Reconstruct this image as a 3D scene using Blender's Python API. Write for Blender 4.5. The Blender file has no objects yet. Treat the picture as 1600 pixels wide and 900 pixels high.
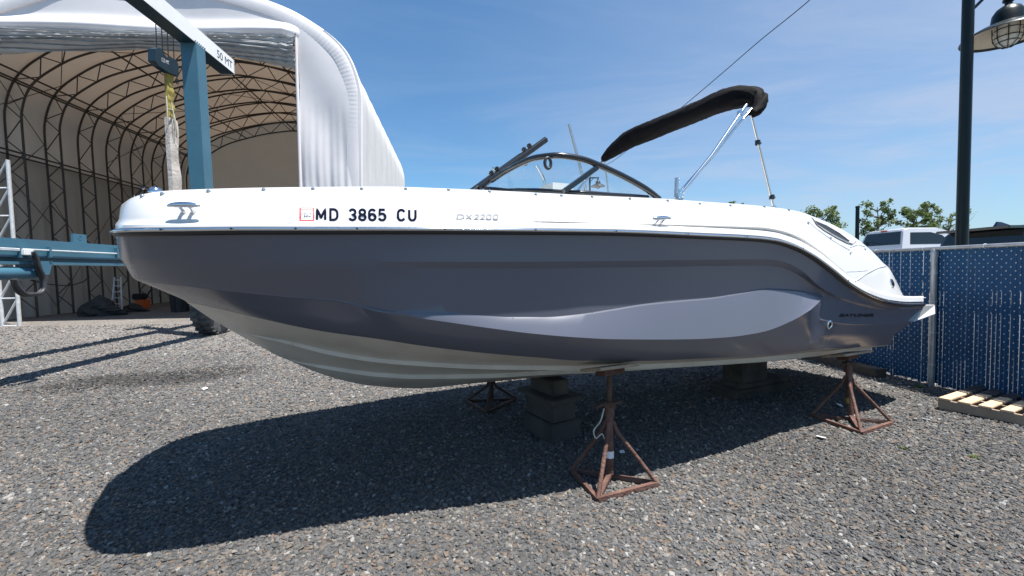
import bpy, math, random
import numpy as np
from math import radians, sin, cos, tan, atan, pi, sqrt, hypot
from mathutils import Vector, Matrix, Quaternion
from mathutils.bvhtree import BVHTree

random.seed(7)
rng = np.random.default_rng(7)
SC = bpy.context.scene
COL = SC.collection

# ------------------------------------------------------------------ camera
FPX, CH = 690.0, 1.40                      # focal length in 1600-px units, eye height
ROLL, VP = radians(0.8), (745.0, 423.0)    # vanishing point of the yard's long axis
_yh = VP[1] - tan(ROLL) * (800 - VP[0])
PITCH = atan((450 - _yh) * cos(ROLL) / FPX)
cF = np.array([0, cos(PITCH), -sin(PITCH)])
_U0 = np.array([0, sin(PITCH), cos(PITCH)])
_X = np.array([1.0, 0, 0])
cR = cos(ROLL) * _X - sin(ROLL) * _U0
cU = sin(ROLL) * _X + cos(ROLL) * _U0
cam_d = bpy.data.cameras.new('camera')
cam_d.sensor_width = 36
cam_d.lens = FPX / 1600 * 36
cam_d.clip_start, cam_d.clip_end = 0.05, 3000
cam = bpy.data.objects.new('camera', cam_d)
COL.objects.link(cam)
cam.matrix_world = Matrix(((cR[0], cU[0], -cF[0], 0), (cR[1], cU[1], -cF[1], 0), (cR[2], cU[2], -cF[2], CH), (0, 0, 0, 1)))
SC.camera = cam
O = np.array([0, 0, CH])

def ray(x, y): return cF + cR * ((x - 800) / FPX) + cU * ((450 - y) / FPX)
def proj(P):
    d = np.asarray(P) - O
    z = d @ cF
    return 800 + FPX * (d @ cR) / z, 450 - FPX * (d @ cU) / z, z
def gnd(x, y, h=0.0):
    v = ray(x, y)
    return O + v * ((h - CH) / v[2])
_g = ray(*VP); _g[2] = 0
G = _g / np.linalg.norm(_g)                # yard axis (away), U to the right
UU = np.array([G[1], -G[0], 0])
def S(u, d, h): return UU * u + G * d + np.array([0, 0, h])
def at_d(x, y, d):                         # measured point on the plane d metres down the yard
    v = ray(x, y)
    return O + v * (d / (v @ G))
def at_u(x, y, u):
    v = ray(x, y)
    return O + v * (u / (v @ UU))
def at_y(x, y, Y):
    v = ray(x, y)
    return O + v * (Y / v[1])

# ------------------------------------------------------------------ light, sky, exposure
SUN = np.array([0.273, -0.149, 1.0]); SUN /= np.linalg.norm(SUN)
EL = math.asin(SUN[2]); AZ = math.atan2(SUN[0], SUN[1])
world = bpy.data.worlds.new('World')
SC.world = world
world.use_nodes = True
nt = world.node_tree
nt.nodes.clear()
wo = nt.nodes.new('ShaderNodeOutputWorld')
bg = nt.nodes.new('ShaderNodeBackground')
sky = nt.nodes.new('ShaderNodeTexSky')
sky.sky_type = 'NISHITA'
sky.sun_disc = False
sky.sun_elevation = EL
sky.sun_rotation = AZ
sky.air_density = 1.0
sky.dust_density = 0.6
sky.ozone_density = 3.0
bg.inputs['Strength'].default_value = 0.062
# thin cirrus: noise over the direction, projected on a flat cloud layer
tc = nt.nodes.new('ShaderNodeTexCoord')
sep = nt.nodes.new('ShaderNodeSeparateXYZ')
nt.links.new(tc.outputs['Generated'], sep.inputs[0])
mx = nt.nodes.new('ShaderNodeMath'); mx.operation = 'MAXIMUM'; mx.inputs[1].default_value = 0.13
nt.links.new(sep.outputs['Z'], mx.inputs[0])
dv = nt.nodes.new('ShaderNodeVectorMath'); dv.operation = 'DIVIDE'
cmb = nt.nodes.new('ShaderNodeCombineXYZ')
for i in range(3): nt.links.new(mx.outputs[0], cmb.inputs[i])
nt.links.new(tc.outputs['Generated'], dv.inputs[0]); nt.links.new(cmb.outputs[0], dv.inputs[1])
mp = nt.nodes.new('ShaderNodeMapping'); mp.inputs['Scale'].default_value = (0.55, 1.0, 0.0)
mp.inputs['Rotation'].default_value = (0, 0, 0.5); mp.inputs['Location'].default_value = (1.3, 0.4, 0)
nt.links.new(dv.outputs[0], mp.inputs[0])
nz = nt.nodes.new('ShaderNodeTexNoise'); nz.inputs['Scale'].default_value = 0.9
nz.inputs['Detail'].default_value = 9; nz.inputs['Roughness'].default_value = 0.62; nz.inputs['Distortion'].default_value = 0.6
nt.links.new(mp.outputs[0], nz.inputs['Vector'])
cr = nt.nodes.new('ShaderNodeValToRGB')
cr.color_ramp.elements[0].position = 0.46; cr.color_ramp.elements[0].color = (0, 0, 0, 1)
cr.color_ramp.elements[1].position = 0.80; cr.color_ramp.elements[1].color = (0.22, 0.22, 0.22, 1)
nt.links.new(nz.outputs['Fac'], cr.inputs[0])
mixc = nt.nodes.new('ShaderNodeMixRGB'); mixc.inputs[2].default_value = (4.6, 5.2, 6.6, 1)
gain = nt.nodes.new('ShaderNodeMixRGB'); gain.blend_type = 'MULTIPLY'; gain.inputs[0].default_value = 1; gain.inputs[2].default_value = (0.82, 1.16, 1.30, 1)
nt.links.new(sky.outputs[0], gain.inputs[1])
vd = nt.nodes.new('ShaderNodeVectorMath'); vd.operation = 'DOT_PRODUCT'; vd.inputs[1].default_value = (0.86, 0.51, 0.0)
nt.links.new(tc.outputs['Generated'], vd.inputs[0])
vr = nt.nodes.new('ShaderNodeMapRange'); vr.interpolation_type = 'SMOOTHSTEP'; vr.inputs[1].default_value = 0.30; vr.inputs[2].default_value = 1.0; vr.inputs[3].default_value = 0.0; vr.inputs[4].default_value = 0.42
nt.links.new(vd.outputs['Value'], vr.inputs[0])
vn = nt.nodes.new('ShaderNodeMapRange'); vn.inputs[1].default_value = 0.30; vn.inputs[2].default_value = 0.62; vn.inputs[3].default_value = 0.55; vn.inputs[4].default_value = 1.25
nt.links.new(nz.outputs['Fac'], vn.inputs[0])
vm = nt.nodes.new('ShaderNodeMath'); vm.operation = 'MULTIPLY'
nt.links.new(vr.outputs[0], vm.inputs[0]); nt.links.new(vn.outputs[0], vm.inputs[1])
va = nt.nodes.new('ShaderNodeMath'); va.operation = 'ADD'; va.use_clamp = True
nt.links.new(vm.outputs[0], va.inputs[0]); nt.links.new(cr.outputs[0], va.inputs[1])
nt.links.new(va.outputs[0], mixc.inputs[0]); nt.links.new(gain.outputs[0], mixc.inputs[1])
nt.links.new(mixc.outputs[0], bg.inputs['Color'])
nt.links.new(bg.outputs[0], wo.inputs['Surface'])

sun_d = bpy.data.lights.new('sun', 'SUN')
sun_d.energy = 5.0
sun_d.angle = radians(0.5)
sun_d.color = (1.0, 0.965, 0.91)
sun = bpy.data.objects.new('sun', sun_d)
COL.objects.link(sun)
sun.rotation_euler = Vector(SUN.tolist()).to_track_quat('Z', 'Y').to_euler()
sun.location = (SUN * 60).tolist()

SC.view_settings.view_transform = 'Standard'
SC.view_settings.look = 'None'
SC.view_settings.exposure = 1.0
SC.view_settings.gamma = 1.0
SC.view_settings.use_curve_mapping = False

# ------------------------------------------------------------------ object helpers
ROOT = {}                                   # object name -> world origin of its thing
def tag(o, label=None, cat=None, group=None, kind=None):
    if label: o['label'] = label
    if cat: o['category'] = cat
    if group: o['group'] = group
    if kind: o['kind'] = kind
    return o
def thing(name, label, cat, loc, group=None):
    o = bpy.data.objects.new(name, None)
    o.empty_display_size = 0.2
    COL.objects.link(o)
    o.location = [float(v) for v in loc]
    ROOT[o.name] = np.array([float(v) for v in loc])
    return tag(o, label, cat, group)

class MB:
    def __init__(s): s.v = []; s.f = []; s.m = []; s.mi = 0
    def add(s, vs, fs):
        b = len(s.v)
        s.v.extend([tuple(float(c) for c in p) for p in vs])
        s.f.extend([tuple(b + i for i in f) for f in fs])
        s.m.extend([s.mi] * len(fs))
        return s
    def box(s, c, size, ax=None):           # ax: three unit axes
        c = np.asarray(c, float)
        ax = np.eye(3) if ax is None else np.asarray(ax, float)
        h = np.asarray(size, float) / 2
        vs = [c + ax[0] * h[0] * i + ax[1] * h[1] * j + ax[2] * h[2] * k for i in (-1, 1) for j in (-1, 1) for k in (-1, 1)]
        return s.add(vs, [(0, 1, 3, 2), (4, 6, 7, 5), (0, 4, 5, 1), (2, 3, 7, 6), (0, 2, 6, 4), (1, 5, 7, 3)])
    def bar(s, a, b, w, h, up=(0, 0, 1)):
        a = np.asarray(a, float); b = np.asarray(b, float)
        d = b - a; L = np.linalg.norm(d); d = d / L
        up = np.asarray(up, float)
        x = np.cross(d, up)
        if np.linalg.norm(x) < 1e-6: x = np.cross(d, [0, 1, 0])
        x /= np.linalg.norm(x); z = np.cross(x, d)
        return s.box((a + b) / 2, (L, w, h), (d, x, z))
    def tube(s, pts, r, n=8, cap=True, closed=False):
        pts = np.asarray(pts, float)
        N = len(pts)
        rr = np.full(N, r, float) if np.isscalar(r) else np.asarray(r, float)
        vs = []; prev = None
        for i in range(N):
            t = pts[(i + 1) % N if closed else min(i + 1, N - 1)] - pts[i - 1 if closed else max(i - 1, 0)]
            t = t / (np.linalg.norm(t) + 1e-12)
            if prev is None:
                a = np.array([0, 0, 1.0]) if abs(t[2]) < 0.9 else np.array([1.0, 0, 0])
            else: a = prev
            x = a - t * (a @ t); x /= np.linalg.norm(x) + 1e-12; prev = x
            y = np.cross(t, x)
            for k in range(n):
                an = 2 * pi * k / n + pi / n
                vs.append(pts[i] + rr[i] * (cos(an) * x + sin(an) * y))
        fs = []
        for i in range(N if closed else N - 1):
            j = (i + 1) % N
            for k in range(n):
                k2 = (k + 1) % n
                fs.append((i * n + k, i * n + k2, j * n + k2, j * n + k))
        if cap and not closed:
            fs.append(tuple(range(n - 1, -1, -1))); fs.append(tuple((N - 1) * n + k for k in range(n)))
        return s.add(vs, fs)
    def grid(s, P, flip=False, closed=False):          # P: (rows, cols, 3)
        P = np.asarray(P, float); R, Cn = P.shape[:2]
        fs = []
        for i in range(R - 1):
            for j in range(Cn if closed else Cn - 1):
                j2 = (j + 1) % Cn
                q = (i * Cn + j, i * Cn + j2, (i + 1) * Cn + j2, (i + 1) * Cn + j)
                fs.append(q[::-1] if flip else q)
        return s.add(P.reshape(-1, 3), fs)
    def lathe(s, prof, c, n=24, ax=(0, 0, 1)):         # prof: (r, z)
        ax = np.asarray(ax, float); ax /= np.linalg.norm(ax)
        a = np.array([1.0, 0, 0]) if abs(ax[0]) < 0.9 else np.array([0, 1.0, 0])
        x = a - ax * (a @ ax); x /= np.linalg.norm(x); y = np.cross(ax, x)
        c = np.asarray(c, float)
        P = [[c + ax * z + r * (cos(2 * pi * k / n) * x + sin(2 * pi * k / n) * y) for k in range(n)] for r, z in prof]
        return s.grid(P, closed=True)
    def ngon(s, pts, depth):                           # prism from a flat outline pushed by vector depth
        pts = np.asarray(pts, float); n = len(pts)
        vs = list(pts) + list(pts + np.asarray(depth, float))
        fs = [tuple(range(n - 1, -1, -1)), tuple(range(n, 2 * n))] + [(i, (i + 1) % n, n + (i + 1) % n, n + i) for i in range(n)]
        return s.add(vs, fs)

def obj(name, mb, mats, parent=None, smooth=None, bevel=0.0, fixn=True):
    me = bpy.data.meshes.new(name)
    v = np.array(mb.v, float)
    if parent is not None:
        v = v - ROOT[parent.name]
    me.from_pydata(v.tolist(), [], mb.f)
    if not isinstance(mats, (list, tuple)): mats = [mats]
    for m in mats: me.materials.append(m)
    if len(mats) > 1: me.polygons.foreach_set('material_index', mb.m)
    if fixn or bevel:
        import bmesh
        bm = bmesh.new(); bm.from_mesh(me)
        if fixn: bmesh.ops.recalc_face_normals(bm, faces=bm.faces)
        if bevel:
            es = [e for e in bm.edges if len(e.link_faces) == 2 and e.calc_face_angle(0) > 0.9]
            bmesh.ops.bevel(bm, geom=es, offset=bevel, segments=2, affect='EDGES', clamp_overlap=True)
        bm.to_mesh(me); bm.free()
    if smooth is not None:
        me.polygons.foreach_set('use_smooth', [True] * len(me.polygons))
        me.set_sharp_from_angle(angle=radians(smooth))
    me.update()
    o = bpy.data.objects.new(name, me)
    COL.objects.link(o)
    if parent is not None:
        o.parent = parent
        ROOT[o.name] = ROOT[parent.name]
    return o

# ------------------------------------------------------------------ materials
def nodes(m):
    m.use_nodes = True
    t = m.node_tree
    return t, t.nodes['Principled BSDF']
def mat(name, col, rough=0.5, metal=0.0, var=0.12, scale=6.0, bump=0.0, bscale=40.0, coat=0.0, dirt=None, dirt_amt=0.4, dirt_scale=3.0, spec=None):
    m = bpy.data.materials.new(name)
    t, p = nodes(m)
    p.inputs['Roughness'].default_value = rough
    p.inputs['Metallic'].default_value = metal
    if coat: p.inputs['Coat Weight'].default_value = coat; p.inputs['Coat Roughness'].default_value = 0.04
    if spec is not None: p.inputs['Specular IOR Level'].default_value = spec
    tc = t.nodes.new('ShaderNodeTexCoord')
    n = t.nodes.new('ShaderNodeTexNoise')
    n.inputs['Scale'].default_value = scale; n.inputs['Detail'].default_value = 6
    t.links.new(tc.outputs['Object'], n.inputs['Vector'])
    r = t.nodes.new('ShaderNodeValToRGB')
    c = np.array(col, float)
    r.color_ramp.elements[0].position = 0.3; r.color_ramp.elements[1].position = 0.7
    r.color_ramp.elements[0].color = (*np.clip(c * (1 - var), 0, 1), 1)
    r.color_ramp.elements[1].color = (*np.clip(c * (1 + var), 0, 1), 1)
    t.links.new(n.outputs['Fac'], r.inputs[0])
    out = r.outputs[0]
    if dirt is not None:
        n2 = t.nodes.new('ShaderNodeTexNoise'); n2.inputs['Scale'].default_value = dirt_scale; n2.inputs['Detail'].default_value = 8
        n2.inputs['Roughness'].default_value = 0.7
        t.links.new(tc.outputs['Object'], n2.inputs['Vector'])
        r2 = t.nodes.new('ShaderNodeValToRGB')
        r2.color_ramp.elements[0].position = 0.45; r2.color_ramp.elements[1].position = 0.7
        r2.color_ramp.elements[0].color = (0, 0, 0, 1); r2.color_ramp.elements[1].color = (dirt_amt,) * 3 + (1,)
        t.links.new(n2.outputs['Fac'], r2.inputs[0])
        mx = t.nodes.new('ShaderNodeMixRGB'); mx.inputs[2].default_value = (*dirt, 1)
        t.links.new(r2.outputs[0], mx.inputs[0]); t.links.new(out, mx.inputs[1])
        out = mx.outputs[0]
    t.links.new(out, p.inputs['Base Color'])
    if bump:
        nb = t.nodes.new('ShaderNodeTexNoise'); nb.inputs['Scale'].default_value = bscale; nb.inputs['Detail'].default_value = 4
        t.links.new(tc.outputs['Object'], nb.inputs['Vector'])
        b = t.nodes.new('ShaderNodeBump'); b.inputs['Strength'].default_value = bump; b.inputs['Distance'].default_value = 0.02
        t.links.new(nb.outputs['Fac'], b.inputs['Height']); t.links.new(b.outputs[0], p.inputs['Normal'])
    return m
def fabric(name, col, trans, tcol, rough=0.6, var=0.05, scale=1.2, dirt=None, dirt_amt=0.3):
    m = mat(name, col, rough, 0, var, scale, 0.04, 9.0, dirt=dirt, dirt_amt=dirt_amt, dirt_scale=0.8)
    t = m.node_tree; p = t.nodes['Principled BSDF']; out = t.nodes['Material Output']
    tr = t.nodes.new('ShaderNodeBsdfTranslucent'); tr.inputs['Color'].default_value = (*tcol, 1)
    mx = t.nodes.new('ShaderNodeMixShader'); mx.inputs[0].default_value = trans
    t.links.new(p.outputs[0], mx.inputs[1]); t.links.new(tr.outputs[0], mx.inputs[2])
    t.links.new(mx.outputs[0], out.inputs['Surface'])
    return m
def glass(name, tint, refl=0.06, rough=0.02):
    m = bpy.data.materials.new(name)
    m.use_nodes = True
    t = m.node_tree; t.nodes.clear()
    out = t.nodes.new('ShaderNodeOutputMaterial')
    tr = t.nodes.new('ShaderNodeBsdfTransparent'); tr.inputs[0].default_value = (*tint, 1)
    gl = t.nodes.new('ShaderNodeBsdfGlossy'); gl.inputs['Roughness'].default_value = rough
    fr = t.nodes.new('ShaderNodeFresnel'); fr.inputs[0].default_value = 1.45
    mx = t.nodes.new('ShaderNodeMixShader')
    t.links.new(fr.outputs[0], mx.inputs[0]); t.links.new(tr.outputs[0], mx.inputs[1]); t.links.new(gl.outputs[0], mx.inputs[2])
    df = t.nodes.new('ShaderNodeBsdfDiffuse'); df.inputs[0].default_value = (.8, .82, .84, 1)      # pale haze standing in for reflections on the pane
    tc = t.nodes.new('ShaderNodeTexCoord'); n = t.nodes.new('ShaderNodeTexNoise'); n.inputs['Scale'].default_value = 5; n.inputs['Detail'].default_value = 6
    t.links.new(tc.outputs['Object'], n.inputs['Vector'])
    mr = t.nodes.new('ShaderNodeMapRange'); mr.inputs[1].default_value = .35; mr.inputs[2].default_value = .7; mr.inputs[3].default_value = .02; mr.inputs[4].default_value = .13
    t.links.new(n.outputs['Fac'], mr.inputs[0])
    m2 = t.nodes.new('ShaderNodeMixShader')
    t.links.new(mr.outputs[0], m2.inputs[0]); t.links.new(mx.outputs[0], m2.inputs[1]); t.links.new(df.outputs[0], m2.inputs[2])
    t.links.new(m2.outputs[0], out.inputs[0])
    return m

M = {}
M['gel_white'] = mat('white_gelcoat', (0.60, 0.60, 0.595), 0.22, 0, 0.015, 2.0, coat=0.3)
M['gel_grey'] = mat('slate_gelcoat', (0.100, 0.107, 0.138), 0.24, 0, 0.03, 1.5, coat=0.10)
M['gel_bottom'] = mat('bottom_gelcoat', (0.55, 0.53, 0.48), 0.30, 0, 0.05, 2.5, dirt=(0.24, 0.20, 0.15), dirt_amt=0.35, dirt_scale=3.5)
M['rubber'] = mat('black_rubber', (0.018, 0.018, 0.02), 0.45, 0, 0.1, 20)
M['chrome'] = mat('polished_steel', (0.72, 0.73, 0.75), 0.12, 1.0, 0.04, 30)
M['alu'] = mat('brushed_aluminium', (0.62, 0.63, 0.65), 0.30, 1.0, 0.06, 30)
M['black_alu'] = mat('black_anodised', (0.012, 0.013, 0.015), 0.22, 0, 0.1, 20, coat=0.3)
M['canvas'] = mat('black_canvas', (0.0035, 0.0032, 0.0042), 0.8, 0, 0.35, 9, 0.35, 14, spec=0.15)
M['glass'] = glass('clear_glass', (0.86, 0.92, 0.94))
M['dark_glass'] = mat('dark_glass', (0.01, 0.012, 0.014), 0.05, 0, 0.05, 5, spec=0.6)
M['vinyl'] = mat('white_vinyl', (0.70, 0.69, 0.67), 0.45, 0, 0.04, 6)
M['letter'] = mat('navy_vinyl_lettering', (0.006, 0.008, 0.022), 0.9, 0, 0.05, 8, spec=0.05)
M['badge'] = mat('silver_badge', (0.23, 0.23, 0.245), 0.6, 0.0, 0.05, 30, spec=0.2)
M['sticker_red'] = mat('red_sticker', (0.62, 0.07, 0.07), 0.4, 0, 0.05, 20)
M['sticker_white'] = mat('white_sticker', (0.78, 0.78, 0.80), 0.4, 0, 0.03, 20)
M['sticker_pink'] = mat('pale_red_print', (0.85, 0.45, 0.42), 0.4, 0, 0.05, 20)
M['decal_dark'] = mat('black_decal', (0.006, 0.006, 0.008), 0.3, 0, 0.05, 20)
M['red_lens'] = mat('red_lens', (0.35, 0.02, 0.02), 0.15, 0, 0.05, 20)
M['rust'] = mat('rusty_steel', (0.115, 0.056, 0.042), 0.75, 0.15, 0.35, 14, 0.5, 60, dirt=(0.21, 0.125, 0.10), dirt_amt=0.7, dirt_scale=9)
M['rust_dark'] = mat('dark_rusty_steel', (0.075, 0.040, 0.028), 0.8, 0.15, 0.35, 14, 0.5, 60, dirt=(0.15, 0.07, 0.04), dirt_amt=0.6, dirt_scale=8)
M['plywood'] = mat('weathered_plywood', (0.36, 0.26, 0.18), 0.8, 0, 0.3, 12, 0.4, 50)
M['timber'] = mat('grey_timber', (0.060, 0.052, 0.047), 0.85, 0, 0.35, 5, 0.6, 30, dirt=(0.06, 0.05, 0.05), dirt_amt=0.6)
M['tie'] = mat('creosoted_timber', (0.060, 0.048, 0.040), 0.85, 0, 0.4, 5, 0.6, 30, dirt=(0.13, 0.10, 0.07), dirt_amt=0.5)
M['pine'] = mat('pale_pine', (0.56, 0.42, 0.29), 0.7, 0, 0.12, 5, 0.25, 40, dirt=(0.50, 0.30, 0.13), dirt_amt=0.5, dirt_scale=4)
M['pine_side'] = mat('weathered_pine', (0.30, 0.23, 0.17), 0.8, 0, 0.2, 5, 0.4, 40, dirt=(0.16, 0.13, 0.11), dirt_amt=0.6, dirt_scale=3)
M['grey_board'] = mat('grey_stained_board', (0.075, 0.075, 0.080), 0.8, 0, 0.3, 10, 0.8, 45)
M['galv'] = mat('galvanised_steel', (0.36, 0.37, 0.38), 0.45, 0.7, 0.18, 12)
M['galv_white'] = mat('bright_galvanised', (0.62, 0.63, 0.64), 0.5, 0.35, 0.15, 12)
M['truss'] = mat('truss_steel', (0.060, 0.052, 0.047), 0.6, 0.3, 0.25, 10)
M['slat'] = mat('blue_plastic_slat', (0.003, 0.060, 0.155), 0.5, 0, 0.18, 3, spec=0.25)
M['post_green'] = mat('dark_green_paint', (0.004, 0.009, 0.010), 0.35, 0, 0.12, 8, spec=0.3)
M['lamp_cream'] = mat('cream_enamel', (0.50, 0.44, 0.34), 0.5, 0, 0.1, 6)
M['lamp_glass'] = mat('frosted_lamp_glass', (0.60, 0.60, 0.55), 0.25, 0, 0.06, 6)
M['teal'] = mat('teal_paint', (0.045, 0.135, 0.195), 0.42, 0, 0.10, 2.0, 0.05, 20, dirt=(0.08, 0.16, 0.20), dirt_amt=0.35, dirt_scale=2.5)
M['teal_dark'] = mat('dark_teal_paint', (0.008, 0.028, 0.045), 0.4, 0, 0.12, 4)
M['white_paint'] = mat('white_paint', (0.78, 0.78, 0.78), 0.45, 0, 0.03, 3)
M['tyre'] = mat('tyre_rubber', (0.065, 0.065, 0.066), 0.8, 0, 0.25, 12, 0.4, 50, dirt=(0.16, 0.15, 0.14), dirt_amt=0.55, dirt_scale=5)
M['hose'] = mat('black_hose', (0.035, 0.035, 0.038), 0.5, 0, 0.2, 20)
M['webbing_yellow'] = mat('yellow_webbing', (0.30, 0.25, 0.06), 0.8, 0, 0.3, 14, 0.3, 60)
M['sleeve'] = mat('grubby_white_sleeve', (0.55, 0.51, 0.47), 0.85, 0, 0.12, 7, 0.6, 18, dirt=(0.30, 0.25, 0.2), dirt_amt=0.5, dirt_scale=4)
M['rope'] = mat('pale_rope', (0.45, 0.43, 0.36), 0.9, 0, 0.2, 30)
M['steel_dark'] = mat('dark_wire', (0.02, 0.02, 0.022), 0.5, 0.4, 0.1, 20)
M['orange'] = mat('orange_plastic', (0.55, 0.10, 0.02), 0.5, 0, 0.1, 8)
M['junk'] = mat('dark_tarpaulin', (0.030, 0.028, 0.027), 0.8, 0, 0.3, 6, 0.6, 10)
M['bark'] = mat('bark', (0.085, 0.070, 0.055), 0.9, 0, 0.3, 12, 0.5, 30)
M['car_silver'] = mat('silver_white_paint', (0.52, 0.53, 0.55), 0.25, 0.1, 0.03, 4, coat=0.6)
M['car_black'] = mat('black_car_paint', (0.010, 0.012, 0.018), 0.12, 0, 0.05, 4, coat=0.9)
M['car_trim'] = mat('black_trim', (0.012, 0.012, 0.013), 0.5, 0, 0.1, 10)
M['car_glass'] = mat('tinted_glass', (0.012, 0.016, 0.017), 0.04, 0, 0.05, 4, spec=0.7)
M['yellow_tape'] = mat('yellow_paint', (0.35, 0.27, 0.04), 0.6, 0, 0.2, 10)
M['paper'] = mat('white_scrap', (0.75, 0.75, 0.74), 0.7, 0, 0.05, 10)
M['cover'] = fabric('white_membrane', (0.70, 0.685, 0.66), 0.09, (0.62, 0.44, 0.30), dirt=(0.62, 0.60, 0.58), dirt_amt=0.25)
M['gable'] = fabric('gable_membrane', (0.78, 0.755, 0.765), 0.10, (0.80, 0.72, 0.60), dirt=(0.66, 0.65, 0.66), dirt_amt=0.2)
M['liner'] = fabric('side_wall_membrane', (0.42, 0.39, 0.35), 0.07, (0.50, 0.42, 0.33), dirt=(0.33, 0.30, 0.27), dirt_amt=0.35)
M['curtain'] = mat('rolled_grey_membrane', (0.40, 0.41, 0.42), 0.6, 0, 0.12, 3, 0.3, 14, dirt=(0.36, 0.36, 0.36), dirt_amt=0.4)

def leaf_mat(name, c1, c2):
    m = bpy.data.materials.new(name)
    t, p = nodes(m)
    p.inputs['Roughness'].default_value = 0.55
    g = t.nodes.new('ShaderNodeNewGeometry')
    r = t.nodes.new('ShaderNodeValToRGB')
    r.color_ramp.elements[0].color = (*c1, 1); r.color_ramp.elements[1].color = (*c2, 1)
    t.links.new(g.outputs['Random Per Island'], r.inputs[0]); t.links.new(r.outputs[0], p.inputs['Base Color'])
    out = t.nodes['Material Output']
    tr = t.nodes.new('ShaderNodeBsdfTranslucent'); mx = t.nodes.new('ShaderNodeMixShader'); mx.inputs[0].default_value = 0.3
    t.links.new(r.outputs[0], tr.inputs[0]); t.links.new(p.outputs[0], mx.inputs[1]); t.links.new(tr.outputs[0], mx.inputs[2])
    t.links.new(mx.outputs[0], out.inputs[0])
    return m
M['leaf'] = leaf_mat('green_leaves', (0.055, 0.105, 0.025), (0.20, 0.25, 0.075))
M['leaf_dark'] = leaf_mat('dark_green_leaves', (0.02, 0.045, 0.012), (0.07, 0.11, 0.03))

# gravel: palette of stone colours, per cell (sheet) or per stone (loose stones)
STAIN = gnd(235, 592)
def gravel_ramp(t):
    r = t.nodes.new('ShaderNodeValToRGB')
    r.color_ramp.interpolation = 'LINEAR'
    stops0 = [(0.0, (0.055, 0.058, 0.063)), (0.25, (0.11, 0.115, 0.12)), (0.5, (0.165, 0.165, 0.165)), (0.68, (0.22, 0.21, 0.20)),
             (0.80, (0.25, 0.205, 0.165)), (0.88, (0.30, 0.185, 0.105)), (0.93, (0.36, 0.31, 0.24)), (1.0, (0.58, 0.57, 0.55))]
    mean = np.array((.160, .158, .158))
    stops = [(p_, tuple(mean + (np.array(c_) - mean) * .64)) for p_, c_ in stops0]
    e = r.color_ramp.elements
    e[0].position, e[0].color = stops[0][0], (*stops[0][1], 1)
    e[1].position, e[1].color = stops[-1][0], (*stops[-1][1], 1)
    for p_, c_ in stops[1:-1]:
        k = e.new(p_); k.color = (*c_, 1)
    return r
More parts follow.
